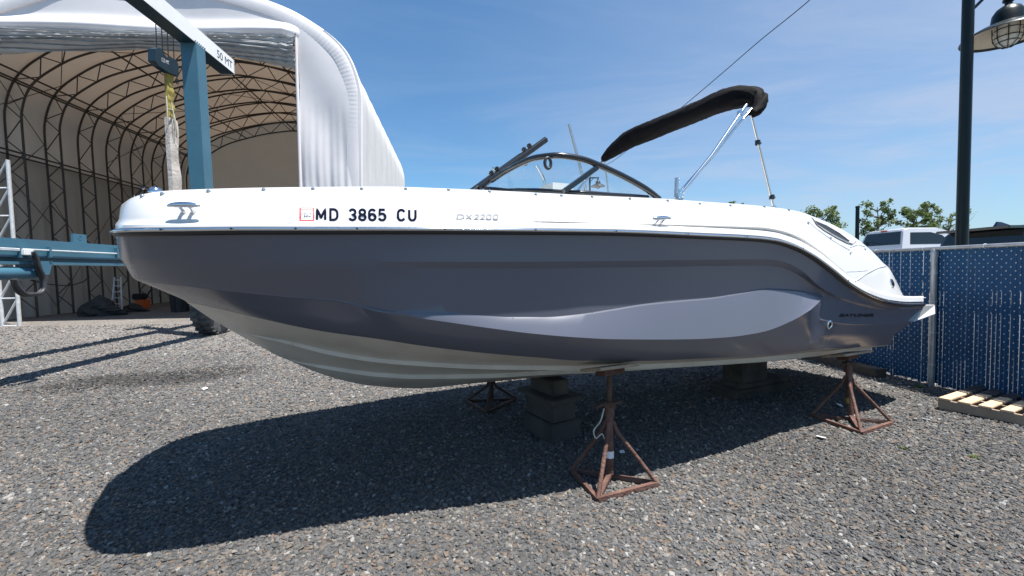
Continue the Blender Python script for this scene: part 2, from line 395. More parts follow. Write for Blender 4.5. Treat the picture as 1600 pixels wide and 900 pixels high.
def gravel_sheet():
    m = bpy.data.materials.new('gravel_sheet')
    t, p = nodes(m)
    p.inputs['Roughness'].default_value = 0.9
    tc = t.nodes.new('ShaderNodeTexCoord')
    vo = t.nodes.new('ShaderNodeTexVoronoi'); vo.inputs['Scale'].default_value = 42.0
    t.links.new(tc.outputs['Object'], vo.inputs['Vector'])
    sp = t.nodes.new('ShaderNodeSeparateColor')
    t.links.new(vo.outputs['Color'], sp.inputs[0])
    r = gravel_ramp(t)
    t.links.new(sp.outputs[0], r.inputs[0])
    # broad tone patches
    n = t.nodes.new('ShaderNodeTexNoise'); n.inputs['Scale'].default_value = 0.55; n.inputs['Detail'].default_value = 7; n.inputs['Roughness'].default_value = 0.65
    t.links.new(tc.outputs['Object'], n.inputs['Vector'])
    mr = t.nodes.new('ShaderNodeMapRange'); mr.inputs[1].default_value = 0.3; mr.inputs[2].default_value = 0.7
    mr.inputs[3].default_value = 0.86; mr.inputs[4].default_value = 1.22
    t.links.new(n.outputs['Fac'], mr.inputs[0])
    mu = t.nodes.new('ShaderNodeMixRGB'); mu.blend_type = 'MULTIPLY'; mu.inputs[0].default_value = 1
    t.links.new(r.outputs[0], mu.inputs[1]); t.links.new(mr.outputs[0], mu.inputs[2])
    # damp oily stain
    mp = t.nodes.new('ShaderNodeMapping'); mp.vector_type = 'POINT'
    ang = math.atan2(0.45, 1.0)
    mp.inputs['Location'].default_value = (-STAIN[0], -STAIN[1], 0)
    t.links.new(tc.outputs['Object'], mp.inputs[0])
    mp2 = t.nodes.new('ShaderNodeMapping'); mp2.inputs['Rotation'].default_value = (0, 0, -ang); mp2.inputs['Scale'].default_value = (0.55, 1.9, 1)
    t.links.new(mp.outputs[0], mp2.inputs[0])
    ln = t.nodes.new('ShaderNodeVectorMath'); ln.operation = 'LENGTH'
    t.links.new(mp2.outputs[0], ln.inputs[0])
    n3 = t.nodes.new('ShaderNodeTexNoise'); n3.inputs['Scale'].default_value = 1.6; n3.inputs['Detail'].default_value = 6
    t.links.new(tc.outputs['Object'], n3.inputs['Vector'])
    ad = t.nodes.new('ShaderNodeMath'); ad.operation = 'ADD'
    t.links.new(ln.outputs['Value'], ad.inputs[0]); t.links.new(n3.outputs['Fac'], ad.inputs[1])
    m3 = t.nodes.new('ShaderNodeMapRange'); m3.inputs[1].default_value = 0.75; m3.inputs[2].default_value = 1.45
    m3.inputs[3].default_value = 0.42; m3.inputs[4].default_value = 1.0
    t.links.new(ad.outputs[0], m3.inputs[0])
    mu2 = t.nodes.new('ShaderNodeMixRGB'); mu2.blend_type = 'MULTIPLY'; mu2.inputs[0].default_value = 1
    t.links.new(mu.outputs[0], mu2.inputs[1]); t.links.new(m3.outputs[0], mu2.inputs[2])
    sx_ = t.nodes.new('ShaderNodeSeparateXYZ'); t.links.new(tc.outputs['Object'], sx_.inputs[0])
    my = t.nodes.new('ShaderNodeMapRange'); my.inputs[1].default_value = 3.0; my.inputs[2].default_value = 9.5; my.inputs[3].default_value = 0.50; my.inputs[4].default_value = 1.0  # sheet darker near the camera: shade between the stones put into its colour
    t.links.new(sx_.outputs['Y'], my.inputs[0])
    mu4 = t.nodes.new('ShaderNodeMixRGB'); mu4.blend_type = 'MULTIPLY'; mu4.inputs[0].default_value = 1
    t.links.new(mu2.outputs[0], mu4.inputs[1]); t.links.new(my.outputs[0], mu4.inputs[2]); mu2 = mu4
    mx = t.nodes.new('ShaderNodeMixRGB'); mx.blend_type = 'MULTIPLY'; mx.inputs[0].default_value = 1; mx.inputs[2].default_value = (0.80, 0.77, 0.74, 1)
    t.links.new(mu2.outputs[0], mx.inputs[1])
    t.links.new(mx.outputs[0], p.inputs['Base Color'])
    b = t.nodes.new('ShaderNodeBump'); b.inputs['Strength'].default_value = 0.55; b.inputs['Distance'].default_value = 0.012; b.invert = True
    t.links.new(vo.outputs['Distance'], b.inputs['Height']); t.links.new(b.outputs[0], p.inputs['Normal'])
    return m
def stone_mat():
    m = bpy.data.materials.new('loose_stone')
    t, p = nodes(m)
    p.inputs['Roughness'].default_value = 0.85
    oi = t.nodes.new('ShaderNodeObjectInfo')
    r = gravel_ramp(t)
    t.links.new(oi.outputs['Random'], r.inputs[0])
    tc = t.nodes.new('ShaderNodeTexCoord')
    n = t.nodes.new('ShaderNodeTexNoise'); n.inputs['Scale'].default_value = 2.0; n.inputs['Detail'].default_value = 4
    t.links.new(tc.outputs['Object'], n.inputs['Vector'])
    mr = t.nodes.new('ShaderNodeMapRange'); mr.inputs[3].default_value = 0.55; mr.inputs[4].default_value = 0.90
    t.links.new(n.outputs['Fac'], mr.inputs[0])
    mu = t.nodes.new('ShaderNodeMixRGB'); mu.blend_type = 'MULTIPLY'; mu.inputs[0].default_value = 1
    t.links.new(r.outputs[0], mu.inputs[1]); t.links.new(mr.outputs[0], mu.inputs[2])
    at = t.nodes.new('ShaderNodeAttribute'); at.attribute_type = 'INSTANCER'; at.attribute_name = 'stain_tone'
    m2 = t.nodes.new('ShaderNodeMixRGB'); m2.blend_type = 'MULTIPLY'; m2.inputs[0].default_value = 1
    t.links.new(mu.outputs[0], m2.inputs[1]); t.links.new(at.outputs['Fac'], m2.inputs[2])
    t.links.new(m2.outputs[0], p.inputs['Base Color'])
    return m
M['gravel'] = gravel_sheet()
M['stone'] = stone_mat()
M['asphalt'] = mat('pale_asphalt', (0.15, 0.148, 0.145), 0.9, 0, 0.15, 3, 0.3, 60)

# ------------------------------------------------------------------ ground
mb = MB()
gx = [-1500, -60, -20, -8, 0, 8, 20, 60, 1500]; gy = [-1500, -30, -6, 0, 6, 14, 30, 80, 1500]
mb.grid([[(x, y, 0) for x in gx] for y in gy])
tag(obj('ground', mb, M['gravel']), kind='structure')

LOT = 0.50                                  # the car park behind the fence stands higher
mb = MB()
rows = []
for d in (-20, 0, 10, 20, 40, 90):
    rows.append([S(5.35, d, 0.004), S(5.75, d, 0.10), S(7.0, d, LOT - 0.04), S(8.0, d, LOT), S(30, d, LOT + 0.05), S(90, d, LOT + 0.05), S(92, d, 0.004)])
mb.grid(rows)
tag(obj('parking_lot', mb, M['asphalt'], smooth=40), kind='structure')

# loose stones near the camera, instanced on one point cloud
def loose_gravel():
    P = []; 
    def scatter(y0, y1, dens, smin, smax):
        area = (y1 - y0) * 2 * (1.22 * y1 + 0.25)
        n = int(dens * area)
        y = rng.uniform(y0, y1, n); x = rng.uniform(-1.22 * y1 - 0.25, 1.22 * y1 + 0.25, n)
        k = np.abs(x) < 1.22 * y + 0.25
        x, y = x[k], y[k]
        s = smin * (smax / smin) ** (rng.random(len(x)) ** 1.8)
        return np.c_[x, y, s]
    P = np.vstack([scatter(1.7, 2.6, 3900, 0.006, 0.0145), scatter(2.6, 3.6, 3300, 0.0068, 0.0155), scatter(3.6, 5.0, 2000, 0.0078, 0.017), scatter(5.0, 7.5, 900, 0.009, 0.019), scatter(7.5, 9.5, 320, 0.011, 0.022), scatter(9.5, 12.5, 130, 0.012, 0.024)])
    # keep the stones on the yard side of the fence
    uu = P[:, 0] * UU[0] + P[:, 1] * UU[1]
    P = P[uu < 5.6]
    n = len(P)
    me = bpy.data.meshes.new('loose_gravel')
    v = np.c_[P[:, 0], P[:, 1], P[:, 2] * rng.uniform(-0.1, 0.45, n)]
    me.from_pydata(v.tolist(), [], [])
    a = me.attributes.new('scl', 'FLOAT', 'POINT'); a.data.foreach_set('value', P[:, 2].astype(np.float32))
    rot = np.c_[rng.normal(0, 0.35, n), rng.normal(0, 0.35, n), rng.uniform(0, 2 * pi, n)].astype(np.float32)
    b = me.attributes.new('rot', 'FLOAT_VECTOR', 'POINT'); b.data.foreach_set('vector', rot.ravel())
    ca_, sa_ = cos(math.atan2(.45, 1)), sin(math.atan2(.45, 1))
    qx, qy = P[:, 0] - STAIN[0], P[:, 1] - STAIN[1]
    ell = np.hypot((qx * ca_ + qy * sa_) * .55, (-qx * sa_ + qy * ca_) * 1.9) + .28 * np.sin(2.3 * qx + 1.7 * qy) * np.sin(1.3 * qy - 2 * qx) + rng.normal(0, .14, n)
    st = np.clip((ell - .55) / .60, 0, 1); st = (.34 + .66 * st) * np.clip(.83 + .20 * (P[:, 1] - 3.2) / 5.5, .83, 1.03)  # stain, and all stones darker towards the camera
    # wheel-worn drifts: broad, streaky changes of tone across the yard
    for kx, ky, ph_, am in ((.9, .35, .3, .07), (-.5, 1.3, 1.9, .06), (2.1, .7, 4.0, .05), (.35, 2.4, 2.2, .05), (3.3, -1.1, .8, .035)):
        st = st * (1 + am * np.sin(kx * P[:, 0] + ky * P[:, 1] + ph_ + .8 * np.sin(.7 * P[:, 0] - .4 * P[:, 1])))
    a3 = me.attributes.new('stain_tone', 'FLOAT', 'POINT'); a3.data.foreach_set('value', st.astype(np.float32))
    o = bpy.data.objects.new('loose_gravel', me)
    COL.objects.link(o)
    tag(o, 'loose grey and tan crushed stone covering the yard in front of the boat', 'gravel', kind='stuff')
    ng = bpy.data.node_groups.new('scatter_stones', 'GeometryNodeTree')
    ng.interface.new_socket('Geometry', in_out='INPUT', socket_type='NodeSocketGeometry')
    ng.interface.new_socket('Geometry', in_out='OUTPUT', socket_type='NodeSocketGeometry')
    N = ng.nodes; L = ng.links
    gi = N.new('NodeGroupInput'); go = N.new('NodeGroupOutput')
    g2i = N.new('GeometryNodeGeometryToInstance')
    for k in range(6):
        ico = N.new('GeometryNodeMeshIcoSphere'); ico.inputs['Subdivisions'].default_value = 2; ico.inputs['Radius'].default_value = 1.0
        sp = N.new('GeometryNodeSetPosition')
        nz = N.new('ShaderNodeTexNoise'); nz.noise_dimensions = '4D'; nz.inputs['W'].default_value = 3.7 * k; nz.inputs['Scale'].default_value = 0.9; nz.inputs['Detail'].default_value = 1
        sub = N.new('ShaderNodeVectorMath'); sub.operation = 'SUBTRACT'; sub.inputs[1].default_value = (0.5, 0.5, 0.5)
        sc = N.new('ShaderNodeVectorMath'); sc.operation = 'SCALE'; sc.inputs['Scale'].default_value = 2.0
        L.new(nz.outputs['Color'], sub.inputs[0]); L.new(sub.outputs[0], sc.inputs[0])
        L.new(ico.outputs['Mesh'], sp.inputs['Geometry']); L.new(sc.outputs[0], sp.inputs['Offset'])
        tr = N.new('GeometryNodeTransform'); tr.inputs['Scale'].default_value = [(1.25, 0.85, 0.6), (1.0, 0.9, 0.75), (1.4, 0.7, 0.5), (1.1, 1.0, 0.45), (0.9, 0.8, 0.8), (1.3, 0.95, 0.55)][k]
        L.new(sp.outputs[0], tr.inputs['Geometry'])
        sm = N.new('GeometryNodeSetMaterial'); sm.inputs['Material'].default_value = M['stone']
        L.new(tr.outputs[0], sm.inputs['Geometry'])
        L.new(sm.outputs[0], g2i.inputs[0])
    iop = N.new('GeometryNodeInstanceOnPoints')
    iop.inputs['Pick Instance'].default_value = True
    ri = N.new('FunctionNodeRandomValue'); ri.data_type = 'INT'
    for s_ in ri.inputs:
        if s_.type == 'INT' and s_.name == 'Max' : s_.default_value = 5
        if s_.type == 'INT' and s_.name == 'Min' : s_.default_value = 0
    a1 = N.new('GeometryNodeInputNamedAttribute'); a1.data_type = 'FLOAT'; a1.inputs['Name'].default_value = 'scl'
    a2 = N.new('GeometryNodeInputNamedAttribute'); a2.data_type = 'FLOAT_VECTOR'; a2.inputs['Name'].default_value = 'rot'
    L.new(gi.outputs[0], iop.inputs['Points']); L.new(g2i.outputs[0], iop.inputs['Instance'])
    out_int = [s_ for s_ in ri.outputs if s_.type == 'INT'][0]
    L.new(out_int, iop.inputs['Instance Index'])
    L.new(a1.outputs['Attribute'], iop.inputs['Scale']); L.new(a2.outputs['Attribute'], iop.inputs['Rotation'])
    L.new(iop.outputs[0], go.inputs[0])
    md = o.modifiers.new('scatter', 'NODES'); md.node_group = ng
loose_gravel()

# ------------------------------------------------------------------ the boat
YAW = radians(25.0)
AX = np.array([cos(YAW), sin(YAW), 0]); NX = np.array([-sin(YAW), cos(YAW), 0]); ZX = np.array([0, 0, 1.0])
NC, A0 = 3.33, -1.00                        # centreline distance, bow tip
def B(s, w, h): return AX * (A0 + s) + NX * (NC - w) + ZX * h
def bn(x, y, w):                            # measured point on the plane w off the centreline
    v = ray(x, y)
    return O + v * ((NC - w) / (v @ NX))
def sw(P): return P @ AX - A0, NC - P @ NX
NS = 230
TT = np.linspace(0, 1, NS) ** 1.55
def plan(t, p=1.9, q=2.9):
    t = np.clip(t, 0, 1)
    return (1 - (1 - t) ** p) ** (1 / q)
_bl = np.array([(0, 0), (.02, .25), (.05, .45), (.10, .62), (.17, .775), (.28, .89), (.45, .96), (.7, 1.02), (1.1, 1.08), (1.7, 1.16), (2.4, 1.24), (3.0, 1.27), (9, 1.27)])
def blunt(d):                               # squared-off bow seen from above, as a fraction of the half beam
    return smooth_interp(np.clip(d, 0, 8), _bl[:, 0], _bl[:, 1]) / 1.27
def ip(x, xs, ys): return np.interp(x, xs, ys)
def smooth_interp(x, xs, ys):               # monotone cubic through the measured points
    xs = np.asarray(xs, float); ys = np.asarray(ys, float); h = np.diff(xs); d = np.diff(ys) / h
    m = np.zeros(len(xs)); m[0] = d[0]; m[-1] = d[-1]
    for i in range(1, len(xs) - 1):
        if d[i - 1] * d[i] > 0:
            w1 = 2 * h[i] + h[i - 1]; w2 = h[i] + 2 * h[i - 1]
            m[i] = (w1 + w2) / (w1 / d[i - 1] + w2 / d[i])
    i = np.clip(np.searchsorted(xs, x) - 1, 0, len(xs) - 2)
    t = np.clip((x - xs[i]) / h[i], 0, 1); t2, t3 = t * t, t * t * t
    ext = np.minimum(x - xs[0], 0) * m[0]
    return ext + (2*t3-3*t2+1)*ys[i] + (t3-2*t2+t)*h[i]*m[i] + (-2*t3+3*t2)*ys[i+1] + (t3-t2)*h[i]*m[i+1]
def curve(px, wfun, s1=None, send_w=1.15):
    """measured outline -> (s, w, h) along the hull, w from the plan function"""
    px = np.array(px, float)
    s0 = sw(bn(px[0, 0], px[0, 1], 0))[0]
    w = send_w
    if s1 is None:
        for _ in range(6):
            s1 = sw(bn(px[-1, 0], px[-1, 1], w))[0]; w = float(wfun(np.array([s1]), s0)[0])
    h = np.full(NS, 1.3)
    for it in range(12):
        s = s0 + (s1 - s0) * TT
        w = wfun(s, s0)
        X = []
        for i in range(NS):
            x, y, z = proj(B(s[i], w[i], h[i])); X.append((x, z))
            h[i] -= (smooth_interp(x, px[:, 0], px[:, 1]) - y) * z / FPX
        if it < 9:                              # the hull's left outline must sit where it was measured
            j = int(np.argmin([q[0] for q in X]))
            s0 += (px[0, 0] - X[j][0]) * X[j][1] / FPX * 0.9
    return np.c_[s, w, h]
def XYZ(c, side=1): return np.array([B(s, w * side, h) for s, w, h in c])

pR = [(180, 364), (200, 362.5), (300, 361), (400, 360), (600, 360), (780, 361), (950, 363), (1100, 369), (1180, 373), (1210, 376.5), (1240, 385.5), (1270, 401), (1300, 423), (1330, 447), (1360, 464), (1390, 473.5), (1420, 476.5), (1443, 476)]
pA = [(189, 392), (300, 404), (450, 409), (600, 409), (800, 409), (950, 408), (1100, 406), (1190, 405), (1220, 408), (1250, 421), (1280, 447), (1300, 459), (1330, 470), (1360, 478), (1400, 483.5), (1441, 485)]
pB = [(213, 433), (300, 447), (400, 462), (500, 474), (598, 487), (640, 486.5), (680, 488.5), (740, 494), (800, 498), (850, 498), (900, 494), (960, 485), (1010, 477), (1060, 472), (1110, 467.5), (1160, 459), (1200, 453), (1240, 455), (1270, 460.5), (1293, 466), (1320, 480), (1360, 488), (1400, 492), (1438, 495)]
pC = [(214, 435), (300, 449.5), (400, 465), (500, 477.5), (598, 489), (650, 496.5), (700, 503.5), (760, 512), (830, 521), (900, 527), (960, 530), (1030, 530.5), (1080, 530), (1130, 527.5), (1190, 519), (1240, 500), (1270, 482), (1293, 468), (1320, 484), (1360, 498), (1402, 515)]
pD = [(292, 472), (330, 480), (390, 494), (500, 517), (600, 531), (650, 539), (750, 551), (850, 559.5), (902, 563.5), (1000, 564), (1100, 560), (1200, 555), (1280, 546), (1392, 539)]
pE = [(288, 469), (330, 476), (390, 490), (500, 512), (600, 526), (650, 534), (750, 545.5), (850, 553), (902, 556.5), (1000, 557), (1127, 551), (1200, 544.5), (1280, 535.5), (1350, 528), (1396, 524)]
pS1 = [(292, 473), (352, 510), (388, 521), (450, 533), (520, 549), (600, 561), (650, 565), (775, 571), (900, 572), (1000, 569.5), (1100, 564.5), (1200, 557.5), (1280, 549), (1362, 543)]
pS2 = [(292, 473), (352, 511), (390, 532), (450, 561), (525, 574), (600, 583), (650, 585.5), (750, 584.5), (850, 579.5), (950, 575), (1050, 568.5), (1200, 558.5), (1280, 550), (1362, 544)]
pK = [(292, 473), (352, 511), (390, 532), (450, 562.5), (520, 590), (575, 602), (650, 607), (725, 600.5), (812, 592), (900, 584.5), (1050, 570.5), (1150, 563), (1250, 556), (1350, 548)]
pT = [(191, 319), (205, 309.5), (225, 303), (255, 298.5), (300, 296), (450, 292.5), (600, 291.5), (700, 294.5), (790, 298.5), (860, 302), (940, 306), (1030, 310), (1100, 315), (1170, 320), (1210, 324), (1250, 331), (1275, 340), (1305, 353), (1340, 374), (1365, 395), (1378, 409), (1386, 416), (1397, 440), (1407, 462.5), (1441, 464)]
pV = [(185, 344), (300, 341), (600, 340), (780, 345.5), (900, 351.5), (1040, 356.5), (1130, 359), (1190, 361.5), (1230, 370), (1260, 387), (1300, 418), (1327, 437), (1360, 455), (1390, 464), (1441, 467.5)]
pU = [(186, 341), (300, 338), (600, 337), (780, 342.5), (900, 347), (1040, 350.5), (1130, 353), (1190, 355), (1220, 360), (1250, 371), (1280, 391), (1310, 416), (1330, 433), (1360, 452), (1390, 461.5), (1441, 466)]
KA, KB = sw(bn(598, 487, 1.02))[0], sw(bn(1293, 466, 1.18))[0]

def shift(p, dy): return [(x, y + dy) for x, y in p]
def wR(s, s0=0): return 1.27 * blunt(s - s0) - ip(s, [0, 4.6, 5.95], [0, 0, 0.06])
def wfun(Bk, L, ins, m=0.5):                       # plan with its own half beam, entry length and inset along s
    def f(s, s0): return (Bk - ip(s, ins[0], ins[1])) * (m * plan((s - s0) / L, 2.0, 2.3) + (1 - m) * blunt(s - s0)) - ip(s, [0, 4.6, 5.95], [0, 0, 0.06]) * (s > 1)
    return f
KS = [0, KA - .1, KA + .30, KA + 1.0, KB - .02, KB + .08, 6.2]
c_R = curve(pR, lambda s, s0: wR(s, s0))
c_R0 = curve(shift(pR, 4), lambda s, s0: wR(s, s0) - 0.012 * np.clip((s - s0) / 0.3, 0, 1))
c_A = curve(pA, wfun(1.27, 2.75, (KS, [.05, .03, .028, .028, .028, .04, .04]), .25))
pBu = [(x, y - 2.5) for x, y in pB]
def between(p, q, f):
    qx = np.array(q, float)
    return [(x, y + min(10, f * (smooth_interp(x, qx[:, 0], qx[:, 1]) - y))) for x, y in p]
c_A2 = curve(between(pA, pBu, 0.4), wfun(1.27, 2.8, (KS, [.07, .045, .062, .068, .066, .06, .05]), .28))
c_Bu = curve(pBu, wfun(1.27, 3.0, (KS, [.117, .083, .086, .088, .074, .088, .085]), .5))
c_B = curve(pB, wfun(1.27, 3.02, (KS, [.12, .085, .082, .077, .061, .09, .087]), .5))
c_C = curve(pC, wfun(1.27, 3.04, (KS, [.124, .089, .068, .022, .002, .095, .11]), .5))
c_E = curve(pE, wfun(1.27, 3.5, (KS, [.20, .17, .15, .12, .10, .12, .13]), .85))
c_D = curve(pD, wfun(1.27, 3.55, (KS, [.24, .22, .20, .17, .15, .16, .17]), .9))
def strake(Bk, ds, L): return lambda s, s0: Bk * plan((s - s0 - ds) / L, 1.9, 1.35)
def ledge(p, dy, x0, x1): return [(x, y + dy * min(1, max(0, (x - x0) / (x1 - x0)))) for x, y in p]
def fair(c, top, fr, f, bul, fwd=0.0):
    f = (f * f * (3 - 2 * f))[:, None]
    q = top + (c_E - top) * fr
    q[:, 1] += bul * sin(pi * fr) * np.clip(q[:, 1] / .5, 0, 1)
    q[:, 0] -= fwd * sin(pi * fr ** 1.15) * np.clip(1 - (q[:, 0] - q[0, 0]) / 1.5, 0, 1) ** 1.5
    c[:] = q * (1 - f) + c * f
_i = c_B[:, 0].copy()
f_bow = np.clip((_i - (KA - .30)) / .42, 0, 1)
f_st = np.clip((KB + .02 - _i) / .11, 0, 1)
f_cr = np.clip((_i - (KA - 1.0)) / .8, 0, 1)
for c_, fr in ((c_A, .28), (c_A2, .33)): fair(c_, c_R0, fr, f_cr, .010, .115)
for c_, fr in ((c_Bu, .60), (c_B, .63), (c_C, .66)): fair(c_, c_R0, fr, f_bow, .012, .130)
for c_, fr in ((c_Bu, .40), (c_B, .48), (c_C, .56)): fair(c_, c_A2, fr, f_st, .010)
c_S1 = curve(pS1, strake(0.80, 0.10, 3.4))
c_S1b = curve(ledge(pS1, 6.5, 360, 480), strake(0.792, 0.105, 3.4))
c_S2 = curve(pS2, strake(0.44, 0.50, 3.0))
c_S2b = curve(ledge(pS2, 6.5, 430, 540), strake(0.432, 0.505, 3.0))
c_K = curve(pK, lambda s, s0: np.full_like(s, 0.0), s1=5.75)

boat = thing('motorboat', 'white and slate grey open bow motorboat propped on stands in the gravel yard', 'boat', B(3, 0, 0))
# keep bottom rows ordered: keel never above the strakes
def strip(mb, rows, side):
    P = np.array([XYZ(c, side) for c in rows])
    mb.grid(P, flip=(side < 0))
def midrow(a, b, f, bulge=0.0):
    r = a + (b - a) * f
    r = r.copy(); r[:, 1] += bulge * np.clip(r[:, 1] / 0.5, 0, 1)
    return r
hull_rows = [c_R, c_R0, midrow(c_R0, c_A, .35, -.002), midrow(c_R0, c_A, .7, -.002), c_A, c_A2, midrow(c_A2, c_Bu, .35, -.004), midrow(c_A2, c_Bu, .7, -.004), c_Bu, c_B, midrow(c_B, c_C, .5, .004), c_C, midrow(c_C, c_E, .5, .004), c_E, c_D]
mb = MB()
for sd in (1, -1): strip(mb, hull_rows, sd)
# transom closing the grey sides
tr = [XYZ(r[-1:], 1)[0] for r in hull_rows]; tl = [XYZ(r[-1:], -1)[0] for r in hull_rows]
mb.grid(np.array([tr, tl]))
hull = obj('hull', mb, M['gel_grey'], boat, smooth=24)
mb = MB()
bot_rows = [c_D, midrow(c_D, c_S1, .5, .004), c_S1, c_S1b, midrow(c_S1b, c_S2, .5, .003), c_S2, c_S2b, c_K]
for sd in (1, -1): strip(mb, bot_rows, sd)
tr = [XYZ(r[-1:], 1)[0] for r in bot_rows]; tl = [XYZ(r[-1:], -1)[0] for r in bot_rows]
mb.grid(np.array([tr, tl]))
hull_bottom = obj('hull_bottom', mb, M['gel_bottom'], boat, smooth=20)

# deck moulding
def wdeck(ins, L=2.75):
    def f(s, s0): return (1.27 - (ip(s, [2.15, 2.35], [0.050, ins]) if ins == 0.086 else ins)) * blunt(s - s0) - ip(s, [0, 4.6, 5.95], [0, 0, 0.06]) * (s > 1)
    return f
c_L1 = curve(shift(pR, -5), lambda s, s0: np.maximum(wR(s, s0) - 0.004, 0))
c_L2 = curve(shift(pR, -11), wdeck(0.012))
c_L3 = curve(shift(pR, -13.5), wdeck(0.040))
c_V = curve(pV, wdeck(0.086))
c_U = curve(pU, wdeck(0.050))
c_T = curve(pT, wdeck(0.235, 2.6))
def bulged(f, amt):
    r = c_U + (c_T - c_U) * f
    r = r.copy(); r[:, 1] += amt * blunt(r[:, 0] - r[0, 0]); return r
c_M1 = bulged(.45, .030); c_M2 = bulged(.78, .032); c_M3 = bulged(.93, .018)

c_T2 = c_T.copy(); c_T2[:, 1] = np.maximum(c_T[:, 1] - 0.10, 0); c_T2[:, 2] += 0.004
c_T3 = c_T.copy(); c_T3[:, 1] = np.maximum(c_T[:, 1] - 0.16, 0); c_T3[:, 2] -= 0.010
drop = np.where(((c_T[:, 0] > .90) & (c_T[:, 0] < 2.30)) | ((c_T[:, 0] > 3.05) & (c_T[:, 0] < 4.35)), 1.0, 0.0)
floor_h = np.where(c_T[:, 0] < 2.5, 1.50, 1.05)
c_W = c_T3.copy(); c_W[:, 1] = np.maximum(c_T[:, 1] - 0.20, 0); c_W[:, 2] = np.where(drop > 0, floor_h, c_T[:, 2] + 0.0)
c_Z = c_W.copy(); c_Z[:, 1] = 0; c_Z[:, 2] = np.where(drop > 0, floor_h, c_T[:, 2] + 0.015)
deck_rows = [c_L1, c_L2, c_L3, c_V, c_U, c_M1, c_M2, c_M3, c_T, c_T2, c_T3, c_W, c_Z]
mb = MB()
for sd in (1, -1): strip(mb, deck_rows, sd)
deck = obj('deck', mb, M['gel_white'], boat, smooth=32)

# rub rail
def sweep_rail(prof, c=c_R):
    P3 = []
    full = np.vstack([c[::-1] * np.array([1, -1, 1]), c[1:]])
    for i in range(len(full)):
        j0, j1 = max(i - 1, 0), min(i + 1, len(full) - 1)
        t = full[j1, :2] - full[j0, :2]; t /= np.linalg.norm(t) + 1e-9
        nrm = np.array([-t[1], t[0]])
        P3.append([B(full[i, 0] + nrm[0] * o_ * .7, full[i, 1] + nrm[1] * o_ * .7, full[i, 2] + z_) for o_, z_ in prof])
    return np.array(P3)
mb = MB(); mb.grid(sweep_rail([(-.01, .018), (.010, .017), (.018, .010), (.022, -.002), (.018, -.010), (.008, -.016), (-.012, -.019)]))
rub = obj('rub_rail', mb, M['rubber'], boat, smooth=60)
mb = MB(); mb.grid(sweep_rail([(.012, .0145), (.022, .014), (.029, .010), (.030, .005), (.026, -.001), (.015, -.003)]))
obj('rail_insert', mb, M['chrome'], boat, smooth=60)

# surfaces for fittings
def bvh_of(o):
    me = o.data; off = ROOT[o.name]
    vs = [tuple(np.array(v.co) + off) for v in me.vertices]
    return BVHTree.FromPolygons(vs, [tuple(p.vertices) for p in me.polygons])
BV_D, BV_H = bvh_of(deck), bvh_of(hull)
def hit(bv, x, y, off=0.0):
    v = ray(x, y); v = v / np.linalg.norm(v)
    loc, nrm, idx, dist = bv.ray_cast(Vector(O.tolist()), Vector(v.tolist()))
    if loc is None: return None, None
    nrm = np.array(nrm)
    if nrm @ v > 0: nrm = -nrm
    return np.array(loc) + nrm * off, nrm

def text_mesh(body, size_px, quad, bv, name, m, parent, off=0.004, bold=0.0, shear=0.0, depth=0.0, sx=1.0):
    """lettering laid on the moulding: outline of the text bent to the surface; quad = left-bottom, right-bottom, cap height"""
    cu = bpy.data.curves.new(name, 'FONT'); cu.body = body; cu.size = 1; cu.offset = bold; cu.shear = shear; cu.resolution_u = 3
    to = bpy.data.objects.new('tmp', cu); COL.objects.link(to)
    dg = bpy.context.evaluated_depsgraph_get()
    me = bpy.data.meshes.new_from_object(to.evaluated_get(dg))
    bpy.data.objects.remove(to)
    import bmesh
    bm = bmesh.new(); bm.from_mesh(me)
    bmesh.ops.triangulate(bm, faces=bm.faces)
    for _ in range(5):
        bmesh.ops.subdivide_edges(bm, edges=[e for e in bm.edges if e.calc_length() > 0.11], cuts=1, use_grid_fill=False)
        bmesh.ops.triangulate(bm, faces=bm.faces)
    vs = np.array([v.co[:] for v in bm.verts]); fs = [tuple(v.index for v in f.verts) for f in bm.faces]
    bm.free()
    x0, x1 = vs[:, 0].min(), vs[:, 0].max(); y0, y1 = vs[:, 1].min(), vs[:, 1].max()
    (lx, ly), (rx, ry), cap = quad
    out = []
    for v in vs:
        fx = (v[0] - x0) / (x1 - x0); fy = (v[1] - y0) / (y1 - y0)
        p, n = hit(bv, lx + (rx - lx) * fx, ly + (ry - ly) * fx - cap * fy, off)
        if p is None: return None
        out.append(p)
    k = MB(); k.add(out, fs)
    return obj(name, k, m, parent, fixn=False)
def patch(bv, pts, off, n=6):
    """quad patch (4 corners in the picture plane) draped on a surface"""
    p = np.array(pts, float); R = []
    for i in range(n + 1):
        row = []
        for j in range(n + 1):
            u, v = j / n, i / n
            q = p[0] * (1 - u) * (1 - v) + p[1] * u * (1 - v) + p[2] * u * v + p[3] * (1 - u) * v
            a, nn = hit(bv, q[0], q[1], off); row.append(a)
        R.append(row)
    return R
def arc(cx, cy, rx, ry, a0, a1, n=10): return [(cx + rx * cos(radians(a)), cy + ry * sin(radians(a))) for a in np.linspace(a0, a1, n)]
